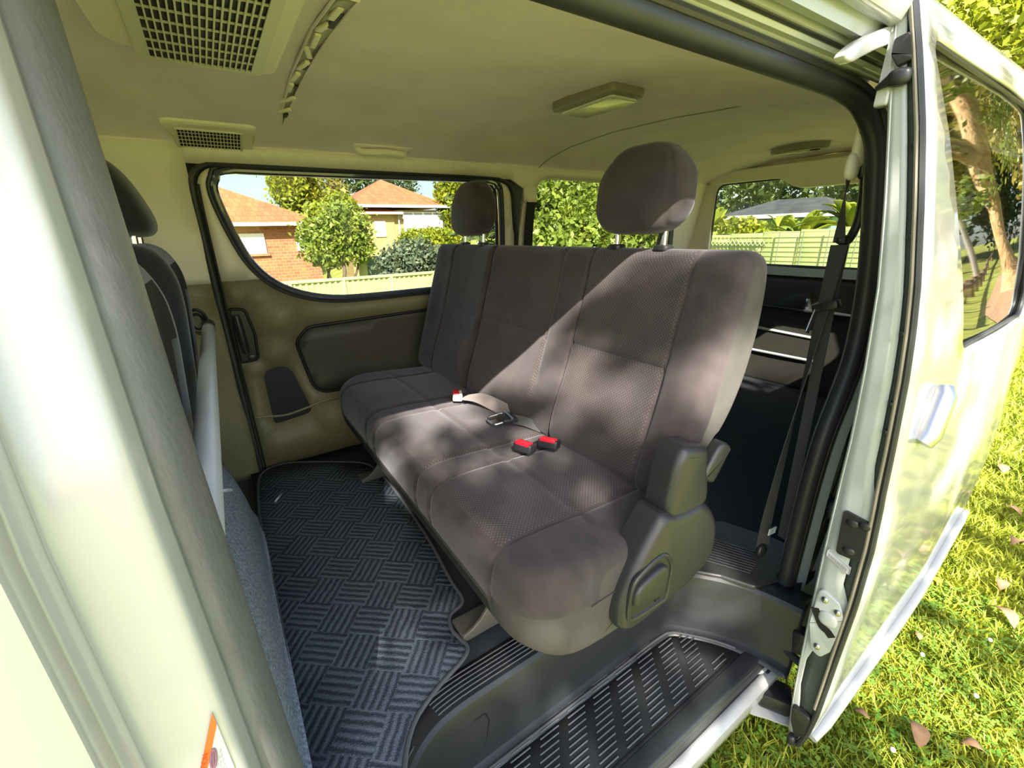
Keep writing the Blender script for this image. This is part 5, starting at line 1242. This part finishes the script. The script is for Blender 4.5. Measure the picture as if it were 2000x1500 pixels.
def hip_roof(x0, x1, y0, y1, z0, h, ov=0.5):
    x0 -= ov; x1 += ov; y0 -= ov; y1 += ov; d = (y1 - y0) / 2
    if x1 - x0 > 2 * d: r0, r1 = (x0 + d, (y0 + y1) / 2, z0 + h), (x1 - d, (y0 + y1) / 2, z0 + h)
    else: r0 = r1 = ((x0 + x1) / 2, (y0 + y1) / 2, z0 + h)
    v = [(x0, y0, z0), (x1, y0, z0), (x1, y1, z0), (x0, y1, z0), r0, r1]
    return v, [[0, 1, 5, 4], [1, 2, 5], [2, 3, 4, 5], [3, 0, 4], [3, 2, 1, 0]]
def window(root, x0, x1, z0, z1, y, nx=1, nz=1, fm='house_white', gm='pane_glass'):
    q = MB(); q.box(((x0 + x1) / 2, y, (z0 + z1) / 2), (x1 - x0, 0.10, z1 - z0)); w = q.build('window', fm, root, smooth=0)
    for i in range(nx):
        for j in range(nz):
            a0 = lerp(x0, x1, i / nx) + 0.05; a1 = lerp(x0, x1, (i + 1) / nx) - 0.05; b0 = lerp(z0, z1, j / nz) + 0.05; b1 = lerp(z0, z1, (j + 1) / nz) - 0.05
            q = MB(); q.box(((a0 + a1) / 2, y - 0.03, (b0 + b1) / 2), (a1 - a0, 0.06, b1 - b0)); q.build('pane', gm, w, smooth=0)
h1 = empty('brick_house', (0, 22, -1.6), 'red brick house with terracotta tiled hip roof', 'house')
q = MB(); q.box((0.0, 23.0, 0.0), (7.6, 6.0, 3.0)); q.build('wall', 'brick_red', h1, smooth=0)
v, f = hip_roof(-3.8, 3.9, 20.0, 26.0, 1.44, 1.55, 0.45); q = MB(); q.add(v, f); q.build('roof', 'roof_tile', h1, smooth=0)
q = MB(); q.box((0.05, 19.52, 1.46), (8.6, 0.10, 0.12)); q.build('gutter', 'house_white', h1, smooth=0)
window(h1, 0.95, 1.90, 0.40, 1.14, 19.97, 2, 1, 'house_white', 'curtain'); window(h1, 3.0, 3.7, 0.45, 1.14, 19.97, 1, 1, 'house_white', 'curtain')
q = MB(); q.box((1.42, 19.96, 0.36), (1.15, 0.14, 0.08)); q.build('sill', 'brick_red', h1, smooth=0)
h2 = empty('brick_house', (10, 28, -1.6), 'cream brick house with orange tiled roof and white window wall', 'house')
q = MB(); q.box((9.6, 29.0, 0.3), (4.6, 6.0, 4.0)); q.build('wall', 'brick_cream', h2, smooth=0)
q = MB(); q.box((7.9, 27.28, 0.2), (2.6, 2.8, 3.9)); q.build('wing', 'brick_cream', h2, smooth=0)
v, f = hip_roof(7.2, 12.2, 26.0, 32.0, 2.50, 1.7, 0.5); q = MB(); q.add(v, f); q.build('roof', 'roof_tile', h2, smooth=0)
v, f = hip_roof(6.4, 9.2, 25.9, 29.0, 2.15, 0.6, 0.4); q = MB(); q.add(v, f); q.build('lower_roof', 'roof_tile', h2, smooth=0)
q = MB(); q.box((9.75, 25.48, 2.48), (6.0, 0.1, 0.14)); q.build('gutter', 'house_white', h2, smooth=0)
q = MB(); q.box((7.8, 25.48, 2.12), (3.6, 0.1, 0.12)); q.build('gutter', 'house_white', h2, smooth=0)
window(h2, 8.05, 8.65, 0.88, 1.70, 25.86, 1, 1, 'house_white', 'curtain')
window(h2, 9.75, 12.2, 1.10, 2.20, 25.90, 4, 2)
q = MB(); q.tube([(9.45, 25.8, 2.1), (9.45, 25.8, -0.8)], 0.05, 8); q.build('downpipe', 'sill_grey', h2)
df = empty('paling_fence', (5.2, 17, -1.6), 'dark green paling fence between the two houses', 'fence')
for k in range(9):
    q = MB(); q.box((4.55 + 0.34 * k, 16.6 + 0.25 * k, -0.75 + 0.02 * k), (0.30, 0.06, 1.9), bev=0.0); q.build('paling', 'fence_dark' if k % 3 else 'fence_green', df, smooth=0)
# shrubs and trees of that side
def shrub(loc, blobs, n, size, m, label, seed, cat='shrub', stems=(), group=None, name='shrub', bark='bark_dark', aspect=0.5):
    o = plant(name, loc, label, cat, group); leaf_cloud('foliage', blobs, n, size, m, o, seed, aspect=aspect)
    for k, (a, b, r0, r1) in enumerate(stems): limb(o, a, b, r0, r1, bark, seed + k)
    return o
shrub((3.6, 16, -1.6), [(3.3, 16, 0.55, .75, .6, .55), (3.9, 16, 1.25, .85, .6, .75), (3.3, 16.2, 1.0, .8, .6, .5), (4.3, 16, 0.6, .5, .5, .5)], 5200, 0.09, 'leaf_mid', 'loose green shrub in front of the red brick house', 31, stems=[((3.6, 16, -1.6), (3.7, 16, 0.5), .08, .05), ((3.8, 16.1, -1.6), (4.2, 16, 0.4), .06, .03), ((3.5, 16, -1.6), (3.2, 16, 0.3), .05, .03)])
shrub((2.9, 17.5, -1.6), [(3.5, 17.5, 1.55, .5, .5, .5), (4.3, 17.6, 1.9, .6, .5, .55)], 1600, 0.10, 'leaf_bright', 'yellow-green young tree beside the red tiled porch', 32, stems=[((3.6, 17.5, -1.6), (3.8, 17.5, 1.6), .06, .03)], cat='tree')
shrub((4.7, 12, -1.6), [(4.2, 12, 0.15, .55, .5, .45), (4.8, 12.1, 0.40, .65, .5, .45), (5.4, 12, 0.1, .5, .5, .45), (4.6, 12.2, -0.4, 1.1, .5, .5)], 5200, 0.075, 'leaf_blue', 'blue-green bush right behind the green fence', 33, stems=[((4.7, 12, -1.6), (4.8, 12, 0.0), .06, .04)])
shrub((8.8, 20, -1.6), [(7.9, 20, 0.75, .6, .5, .38), (8.8, 20, 0.78, .8, .5, .42), (9.7, 20, 0.78, .55, .5, .40)], 4200, 0.10, 'leaf_bright', 'clipped bright green hedge below the white window wall', 34, cat='hedge', name='hedge', stems=[((8.8, 20, -1.6), (8.8, 20, 0.5), .08, .05)])
shrub((5.0, 30, -1.6), [(4.6, 30, 4.0, 1.0, .9, 1.8), (5.4, 30.5, 3.6, 1.0, .9, 1.9), (5.0, 30, 5.2, .9, .9, 1.2)], 7000, 0.15, 'leaf_bright', 'tall yellow-green tree behind the red brick house', 35, cat='tree', name='garden_tree', stems=[((5.0, 30, -1.6), (5.0, 30, 3.5), .15, .1)], group='trees behind the houses')
shrub((7.4, 34, -1.6), [(7.4, 34, 4.2, 1.0, .9, 1.2), (8.2, 34, 3.8, .8, .8, .9)], 1300, 0.13, 'leaf_olive', 'sparse pale tree standing between the two roofs', 36, cat='tree', name='garden_tree', stems=[((7.4, 34, -1.6), (7.6, 34, 4.4), .12, .05), ((7.5, 34, 2.5), (8.2, 34, 4.4), .06, .03)], group='trees behind the houses')
shrub((13.2, 27, -1.6), [(12.9, 26, 3.0, .9, .8, 1.6), (14.0, 27, 2.6, 1.0, .9, 2.0), (13.2, 25, 1.9, .6, .6, .8)], 5200, 0.15, 'leaf_bright', 'bright green tree beside the cream brick house', 37, cat='tree', name='garden_tree', stems=[((13.2, 27, -1.6), (13.4, 27, 2.0), .14, .1)], group='trees behind the houses')
shrub((11, 38, -1.6), [(10, 38, 5.0, 1.6, 1, .9), (12.5, 38, 5.2, 1.4, 1, .9), (14.5, 39, 5.0, 1.6, 1, 1.2)], 3400, 0.16, 'leaf_dark', 'dark conifer row behind the cream brick house', 38, cat='tree', name='garden_tree', stems=[((11, 38, -1.6), (11, 38, 4.6), .16, .1)], group='trees behind the houses')
# big shrub seen through the quarter window
shrub((8.0, 8.4, -1.2), [(6.6, 8.6, 1.5, 1.2, .7, .9), (7.6, 8.4, 0.6, 1.4, .7, .9), (8.8, 8.8, 1.4, 1.3, .7, 1.0), (10.0, 8.4, 0.5, 1.3, .7, .9), (6.4, 8.2, 0.4, 1.0, .6, .7), (7.8, 9.2, 2.3, 1.6, .7, .8), (9.8, 9.3, 1.8, 1.4, .7, 1.0), (11.2, 8.9, 0.9, 1.0, .7, 1.0)], 15000, 0.085, 'leaf_mid', 'dense green bush filling the view of the quarter window', 41, stems=[((7.0, 8.6, -1.2), (7.2, 8.5, 1.0), .09, .06), ((8.4, 8.6, -1.2), (8.8, 8.5, 1.4), .09, .06), ((9.8, 8.6, -1.2), (10, 8.5, 0.8), .08, .05)])
shrub((8.0, 9.4, -1.2), [(7.0, 9.6, 1.2, 1.8, .5, 1.3), (9.0, 9.7, 1.1, 1.9, .5, 1.4), (10.8, 9.7, 1.0, 1.4, .5, 1.3)], 6000, 0.12, 'leaf_dark', 'dark green bush behind the dense bush', 42, stems=[((8.0, 9.6, -1.2), (8.0, 9.6, 1.0), .09, .06)])
for k, (x, y, z) in enumerate([(7.85, 7.75, 1.20), (7.95, 7.75, 1.05), (8.6, 7.9, 0.95)]):
    q = MB(); q.ball((x, y, z), (0.07, 0.07, 0.07), 1, 1, 6, 8); tag(q.build('blossom', 'flower_white'), 'pale blossom in the dense bush outside the quarter window', 'flower', 'blossoms in the dense bush')

# ------------------------------------------------------------------ behind the van: fence panel, palms, shed
rf = empty('boundary_fence', (9, 4.4, -0.7), 'pale green boundary fence with wire mesh behind the van', 'fence')
for k in range(5):
    y0 = 2.75 + 0.66 * k; top = 0.95 - 0.03 * k
    q = MB(); q.box((9.0, y0 + 0.325, (top - 0.7) / 2), (0.04, 0.645, top + 0.7), bev=0.006); q.build('fence_panel', 'fence_green', rf)
for k in range(9):
    y = 2.75 + 0.41 * k; q = MB(); q.tube([(8.93, y, -0.7), (8.93, y, 0.95 - 0.02 * k)], 0.008, 6); q.build('wire', 'wire', rf)
for k in range(8):
    z = 0.30 + 0.085 * k; q = MB(); q.tube([(8.93, 2.75, z), (8.93, 6.05, z - 0.05)], 0.004, 5); q.build('wire', 'wire', rf)
lat = empty('lattice', (8.9, 5.2, 0.6), 'lattice strip on top of the pale green boundary fence', 'lattice')
for k in range(15):
    y = 4.6 + 0.085 * k
    for s in (-1, 1):
        q = MB(); q.tube([(8.9, y, 0.63), (8.9, y + 0.13 * s, 0.79)], 0.008, 5); q.build('lattice_slat', 'fence_green', lat)
q = MB(); q.box((8.9, 5.2, 0.80), (0.03, 1.4, 0.03)); q.build('rail', 'fence_green', lat)
def palm(loc, h, n, L, seed, label):
    o = plant('banana_palm', loc, label, 'palm', 'banana palms behind the boundary fence'); rr = random.Random(seed); B0 = Vector(loc)
    trunk([B0, B0 + Vector((0.05, 0.03, h * .5)), B0 + Vector((0.0, 0.08, h))], [0.10, 0.07], 'bark_pale', o)
    for k in range(n):
        a = 2 * PI * k / n + rr.uniform(-.3, .3); e = rr.uniform(0.5, 1.3); d = Vector((math.cos(a) * math.cos(e), math.sin(a) * math.cos(e), math.sin(e))); s = d.cross(Vector((0, 0, 1))).normalized()
        l = L * rr.uniform(.7, 1.2); q = MB(); secs = []
        for t in np.linspace(0, 1, 8):
            p = B0 + Vector((0, 0.05, h)) + d * l * t + Vector((0, 0, -1)) * l * 0.45 * t * t; w = 0.11 * l * math.sin(PI * min(1, 0.08 + t * 0.92)) ** 0.7 * (0.2 if t < 0.12 else 1)
            secs.append([p - s * w + Vector((0, 0, w * .35)), p, p + s * w + Vector((0, 0, w * .35))])
        q.loft(secs, closed=False, caps=False); q.build('frond', 'leaf_palm', o, solid=0.004)
palm((13.5, 8.7, -0.7), 1.5, 18, 1.3, 1, 'banana palm left of the grey shed roof beyond the fence')
palm((13.2, 5.9, -0.7), 1.2, 20, 1.4, 2, 'banana palm in front of the green shed wall'); palm((13.8, 5.0, -0.7), 1.5, 20, 1.5, 3, 'tall banana palm beyond the end of the boundary fence')
palm((12.6, 8.2, -0.7), 0.9, 14, 1.0, 4, 'low banana palm beside the lattice')
shrub((13, 6.9, -0.7), [(12.5, 7.3, 0.95, .45, .5, .28), (12.6, 6.9, 0.85, .4, .4, .25)], 700, 0.09, 'leaf_bright', 'small bright bush under the shed wall', 51, stems=[((12.5, 7.2, -0.7), (12.5, 7.2, .8), .04, .03)])
palm((14.6, 7.1, -0.7), 1.3, 18, 1.3, 5, 'banana palm beside the small bright bush')
palm((12.9, 9.4, -0.7), 1.2, 16, 1.2, 6, 'banana palm at the shaded corner behind the lattice')
shd = empty('shed', (17, 8, -0.7), 'green garden shed with dark roof beyond the palms', 'shed')
q = MB(); q.box((17.5, 8.0, 0.2), (3, 3.2, 2.0)); q.build('wall', 'shed_green', shd, smooth=0)
q = MB(); q.box((17.3, 8.0, 1.28), (3.8, 3.8, 0.12)); q.build('eave', 'house_white', shd, smooth=0)
q = MB(); q.add([(15.5, 6.1, 1.34), (15.5, 9.9, 1.34), (19, 9.9, 1.34), (19, 6.1, 1.34), (17.2, 7.2, 1.85), (17.2, 8.8, 1.85)], [[0, 1, 5, 4], [1, 2, 5], [2, 3, 4, 5], [3, 0, 4]]); q.build('roof', 'shed_roof', shd, smooth=0)
shrub((22, 12, -0.7), [(22, 14, 2.6, 2, 2.4, 1.6), (22, 10, 2.9, 2, 2.2, 1.7), (22, 6.6, 2.6, 2, 1.8, 1.5), (21, 18, 2.6, 2, 2.2, 2.0)], 9000, 0.17, 'leaf_dark', 'dark tree mass rising behind the shed', 52, cat='tree', name='garden_tree', stems=[((22, 12, -0.7), (22, 11, 2.0), .2, .12)])

# ------------------------------------------------------------------ park on the near side (mirrored in the door glass)
rfz = empty('rail_fence', (18, -3.5, GZ), 'low timber log rail fence running through the park', 'fence')
PT = [(13.5, -2.7), (18.5, -3.56), (23, -4.37), (27.5, -5.12), (32, -5.86), (36.5, -6.55), (41, -7.19), (45.5, -7.81), (50, -8.38), (56, -8.75), (62, -8.7)]
for k, (x, y) in enumerate(PT):
    z = gz(x, y); q = MB(); q.tube([(x, y, z - 0.1), (x, y, z + 0.85)], 0.14, 10); q.build('post', 'timber', rfz)
for (a, b) in zip(PT[:-1], PT[1:]):
    q = MB(); q.tube([(a[0], a[1] + 0.02, gz(*a) + 0.62), (b[0], b[1] + 0.02, gz(*b) + 0.62)], 0.11, 8); q.build('rail', 'timber', rfz)
q = MB(); q.patch([(13, -0.9), (17, -2.6), (24, -3.4), (34, -4.6), (46, -5.6), (46, -2.0), (30, 0.6), (18, 0.4)], lambda x, y: (x, y, gz(x, y) + 0.03), step=1.5); o = q.build('leaf_litter', 'leaf_litter', recalc=False); tag(o, 'brown leaf litter under the tall gum tree', 'leaf litter', kind='stuff')
big = plant('gum_tree', (24, -1.6, GZ), 'tall gum tree with peeling orange bark in the park', 'tree')
trunk([(24.2, -1.4, GZ - 0.2), (24.1, -1.8, 0.2), (24, -2.8, 1.9), (24, -3.25, 4.5), (24, -2.95, 6.6), (24, -2.5, 9.6), (24.2, -2.2, 12.5)], [1.1, 0.62, 0.48, 0.40, 0.34, 0.28, 0.2], 'bark_red', big, n=16)
trunk([(23.9, -3.2, 5.0), (23.6, -3.9, 6.2), (23.4, -4.6, 6.6), (23.2, -5.4, 6.2)], [0.36, 0.26, 0.16], 'bark_pale', big, 'branch')
trunk([(24, -2.7, 8.2), (23.4, -1.6, 9.2), (23, -0.6, 9.6), (22.6, 0.6, 10.2)], [0.30, 0.2, 0.1], 'bark_dark', big, 'branch')
trunk([(24, -2.6, 9.0), (23.6, -3.6, 10.4), (23.0, -4.6, 11.8)], [0.3, 0.2, 0.1], 'bark_dark', big, 'branch')
leaf_cloud('foliage', [(23.5, -4.6, 11.6, 2.6, 2.2, 1.6), (22.6, 0.2, 10.6, 2.4, 2.0, 1.4), (23.6, -2.4, 13.0, 2.6, 2.6, 1.6), (23.5, -5.2, 5.9, 1.6, 1.6, .9), (23, -1.0, 6.2, 1.2, 1.4, .8), (22, -3.6, 3.6, .8, 1.3, .7), (21, -2.4, 7.6, .9, 1.3, .8), (22, -1.2, 4.4, .8, .8, .7), (21.5, -4.6, 8.6, 1, 1.2, .8)], 7500, 0.16, 'leaf_mid', big, 61)
def park_tree(loc, blobs, n, size, m, label, seed, bark='bark_pale', r=0.35, group='trees in the park'):
    o = plant('park_tree', (loc[0], loc[1], gz(loc[0], loc[1])), label, 'tree', group); L = Vector((loc[0], loc[1], gz(loc[0], loc[1]) - 0.1))
    b = blobs[0]; trunk([L, L + Vector((0.2, 0.1, 2.5)), Vector(b[:3])], [r, r * .8, r * .5], bark, o); leaf_cloud('foliage', blobs, n, size, m, o, seed)
    for k, bb in enumerate(blobs[1:3]): limb(o, L + Vector((0.2, 0.1, 2.6)), bb[:3], r * .5, r * .2, bark, seed + k)
park_tree((58, -14.5), [(58, -14.5, 9.0, 4, 3.6, 5.0), (60, -17.5, 8.0, 4, 3.6, 4.6), (60, -11, 12, 4, 3.4, 4.0)], 6500, 0.42, 'leaf_olive', 'olive-leaved tree with pale trunk beyond the rail fence', 71)
park_tree((66, -9.0), [(66, -9.0, 8.0, 4, 3.8, 5.0), (67, -5.0, 9.0, 4, 3.6, 6.0), (66, -12.5, 15, 4, 4, 4.0)], 6500, 0.45, 'leaf_dark', 'dark tree standing at the far end of the rail fence', 72, 'bark_dark')
park_tree((48, -10.5), [(48, -10.0, 12.0, 4, 3.4, 4.0), (47, -12.5, 16, 4, 3.4, 4.0), (48, -6.5, 14, 4, 3.4, 4.5)], 6500, 0.38, 'leaf_olive', 'tall olive tree hanging over the rail fence', 73)
park_tree((40, 1.5), [(40, 0.5, 8.0, 4, 3.0, 4.0), (42, -2.5, 12, 4, 3.4, 4.5), (42, 3.5, 13.0, 4, 4, 4.0)], 6500, 0.36, 'leaf_olive', 'wide olive tree on the leaf litter near the gum tree', 74, 'bark_dark')
park_tree((24, 7.5), [(22, 7.2, 7.0, 2.4, 1.9, 1.8), (23, 5.4, 6.4, 2.4, 1.7, 1.7), (24, 6.4, 8.8, 2.4, 2.0, 1.4)], 6500, 0.17, 'leaf_bright', 'bright yellow-green tree showing above the roof line of the open door', 75)
park_tree((30, 9.0), [(30, 9.0, 9.0, 3, 2.8, 3.0), (31, 6.5, 8.0, 3, 2.2, 2.4)], 4500, 0.26, 'leaf_olive', 'olive tree behind the bright yellow-green tree', 76, 'bark_dark')
q = MB(); q.tube([(40.5, -7.4, gz(40.5, -7.4)), (40.3, -7.7, 4.5)], [0.16, 0.12], 10); o = q.build('pole', 'pole_grey'); tag(o, 'slender grey pole standing by the rail fence', 'pole')
# the tree the van is parked under: stands on the sunny side and throws the dappled shade
st_ = plant('street_tree', (-4.2, -7.0, GZ), 'broad street tree on the sunny side of the parked van', 'tree')
trunk([(-4.2, -7.0, GZ), (-4.1, -6.9, 1.5), (-3.8, -6.5, 3.4), (-3.4, -6.2, 5.0)], [0.34, 0.26, 0.2, 0.12], 'bark_pale', st_, n=14)
for k, b in enumerate([(-3.2, -6.6, 6.4), (-1.2, -5.6, 5.8), (-5.0, -6.0, 6.2), (-2.6, -5.0, 5.4)]): limb(st_, (-3.8, -6.5, 3.4), b, 0.13, 0.04, 'bark_pale', 80 + k)
leaf_cloud('foliage', [(-3.6, -6.8, 6.8, 1.6, 1.2, .8), (-0.2, -6.2, 5.8, 1.5, 1.2, .6), (-5.2, -6.2, 6.2, 1.5, 1.4, .8), (1.2, -6.8, 5.6, 1.6, 1.2, .6), (-2.4, -8.4, 6.8, 2.0, 1.4, .7), (0.2, -8.8, 6.4, 1.8, 1.4, .7)], 1000, 0.11, 'leaf_mid', st_, 91, shell=0.2)
leaf_cloud('shade_foliage', [(-2.45, -5.32, 5.5, 1.0, .60, .22), (-2.45, -4.80, 5.5, .42, .24, .18), (-3.1, -4.85, 5.6, .6, .4, .22)], 2600, 0.065, 'leaf_mid', st_, 92, shell=0.1)  # unseen clumps added to shade the pillar, step and mat
leaf_cloud('side_shade_foliage', [(-1.75, -5.0, 5.4, .50, .32, .2), (-1.85, -6.4, 5.6, .45, .35, .25), (-0.92, -4.52, 5.5, .36, .32, .2), (-1.22, -5.12, 5.5, .26, .36, .18), (-0.15, -4.6, 5.5, .5, .3, .2), (-0.95, -5.85, 5.5, .6, .32, .2), (-0.15, -5.55, 5.5, .4, .3, .2)], 2700, 0.065, 'leaf_mid', st_, 94, shell=0.1)  # more unseen clumps, shaped to shade the door, near seat and grass
rt = random.Random(21)
tw = [(rt.uniform(-2.3, -1.15), rt.uniform(-4.62, -4.02), 5.4 + rt.uniform(-.1, .1), rt.uniform(.07, .17), rt.uniform(.06, .13), .08) for _ in range(17)]
leaf_cloud('dapple_leaves', tw, 1100, 0.045, 'leaf_mid', st_, 93, shell=0.1)  # small out-of-view clusters added to break sun on the backrest into dapples
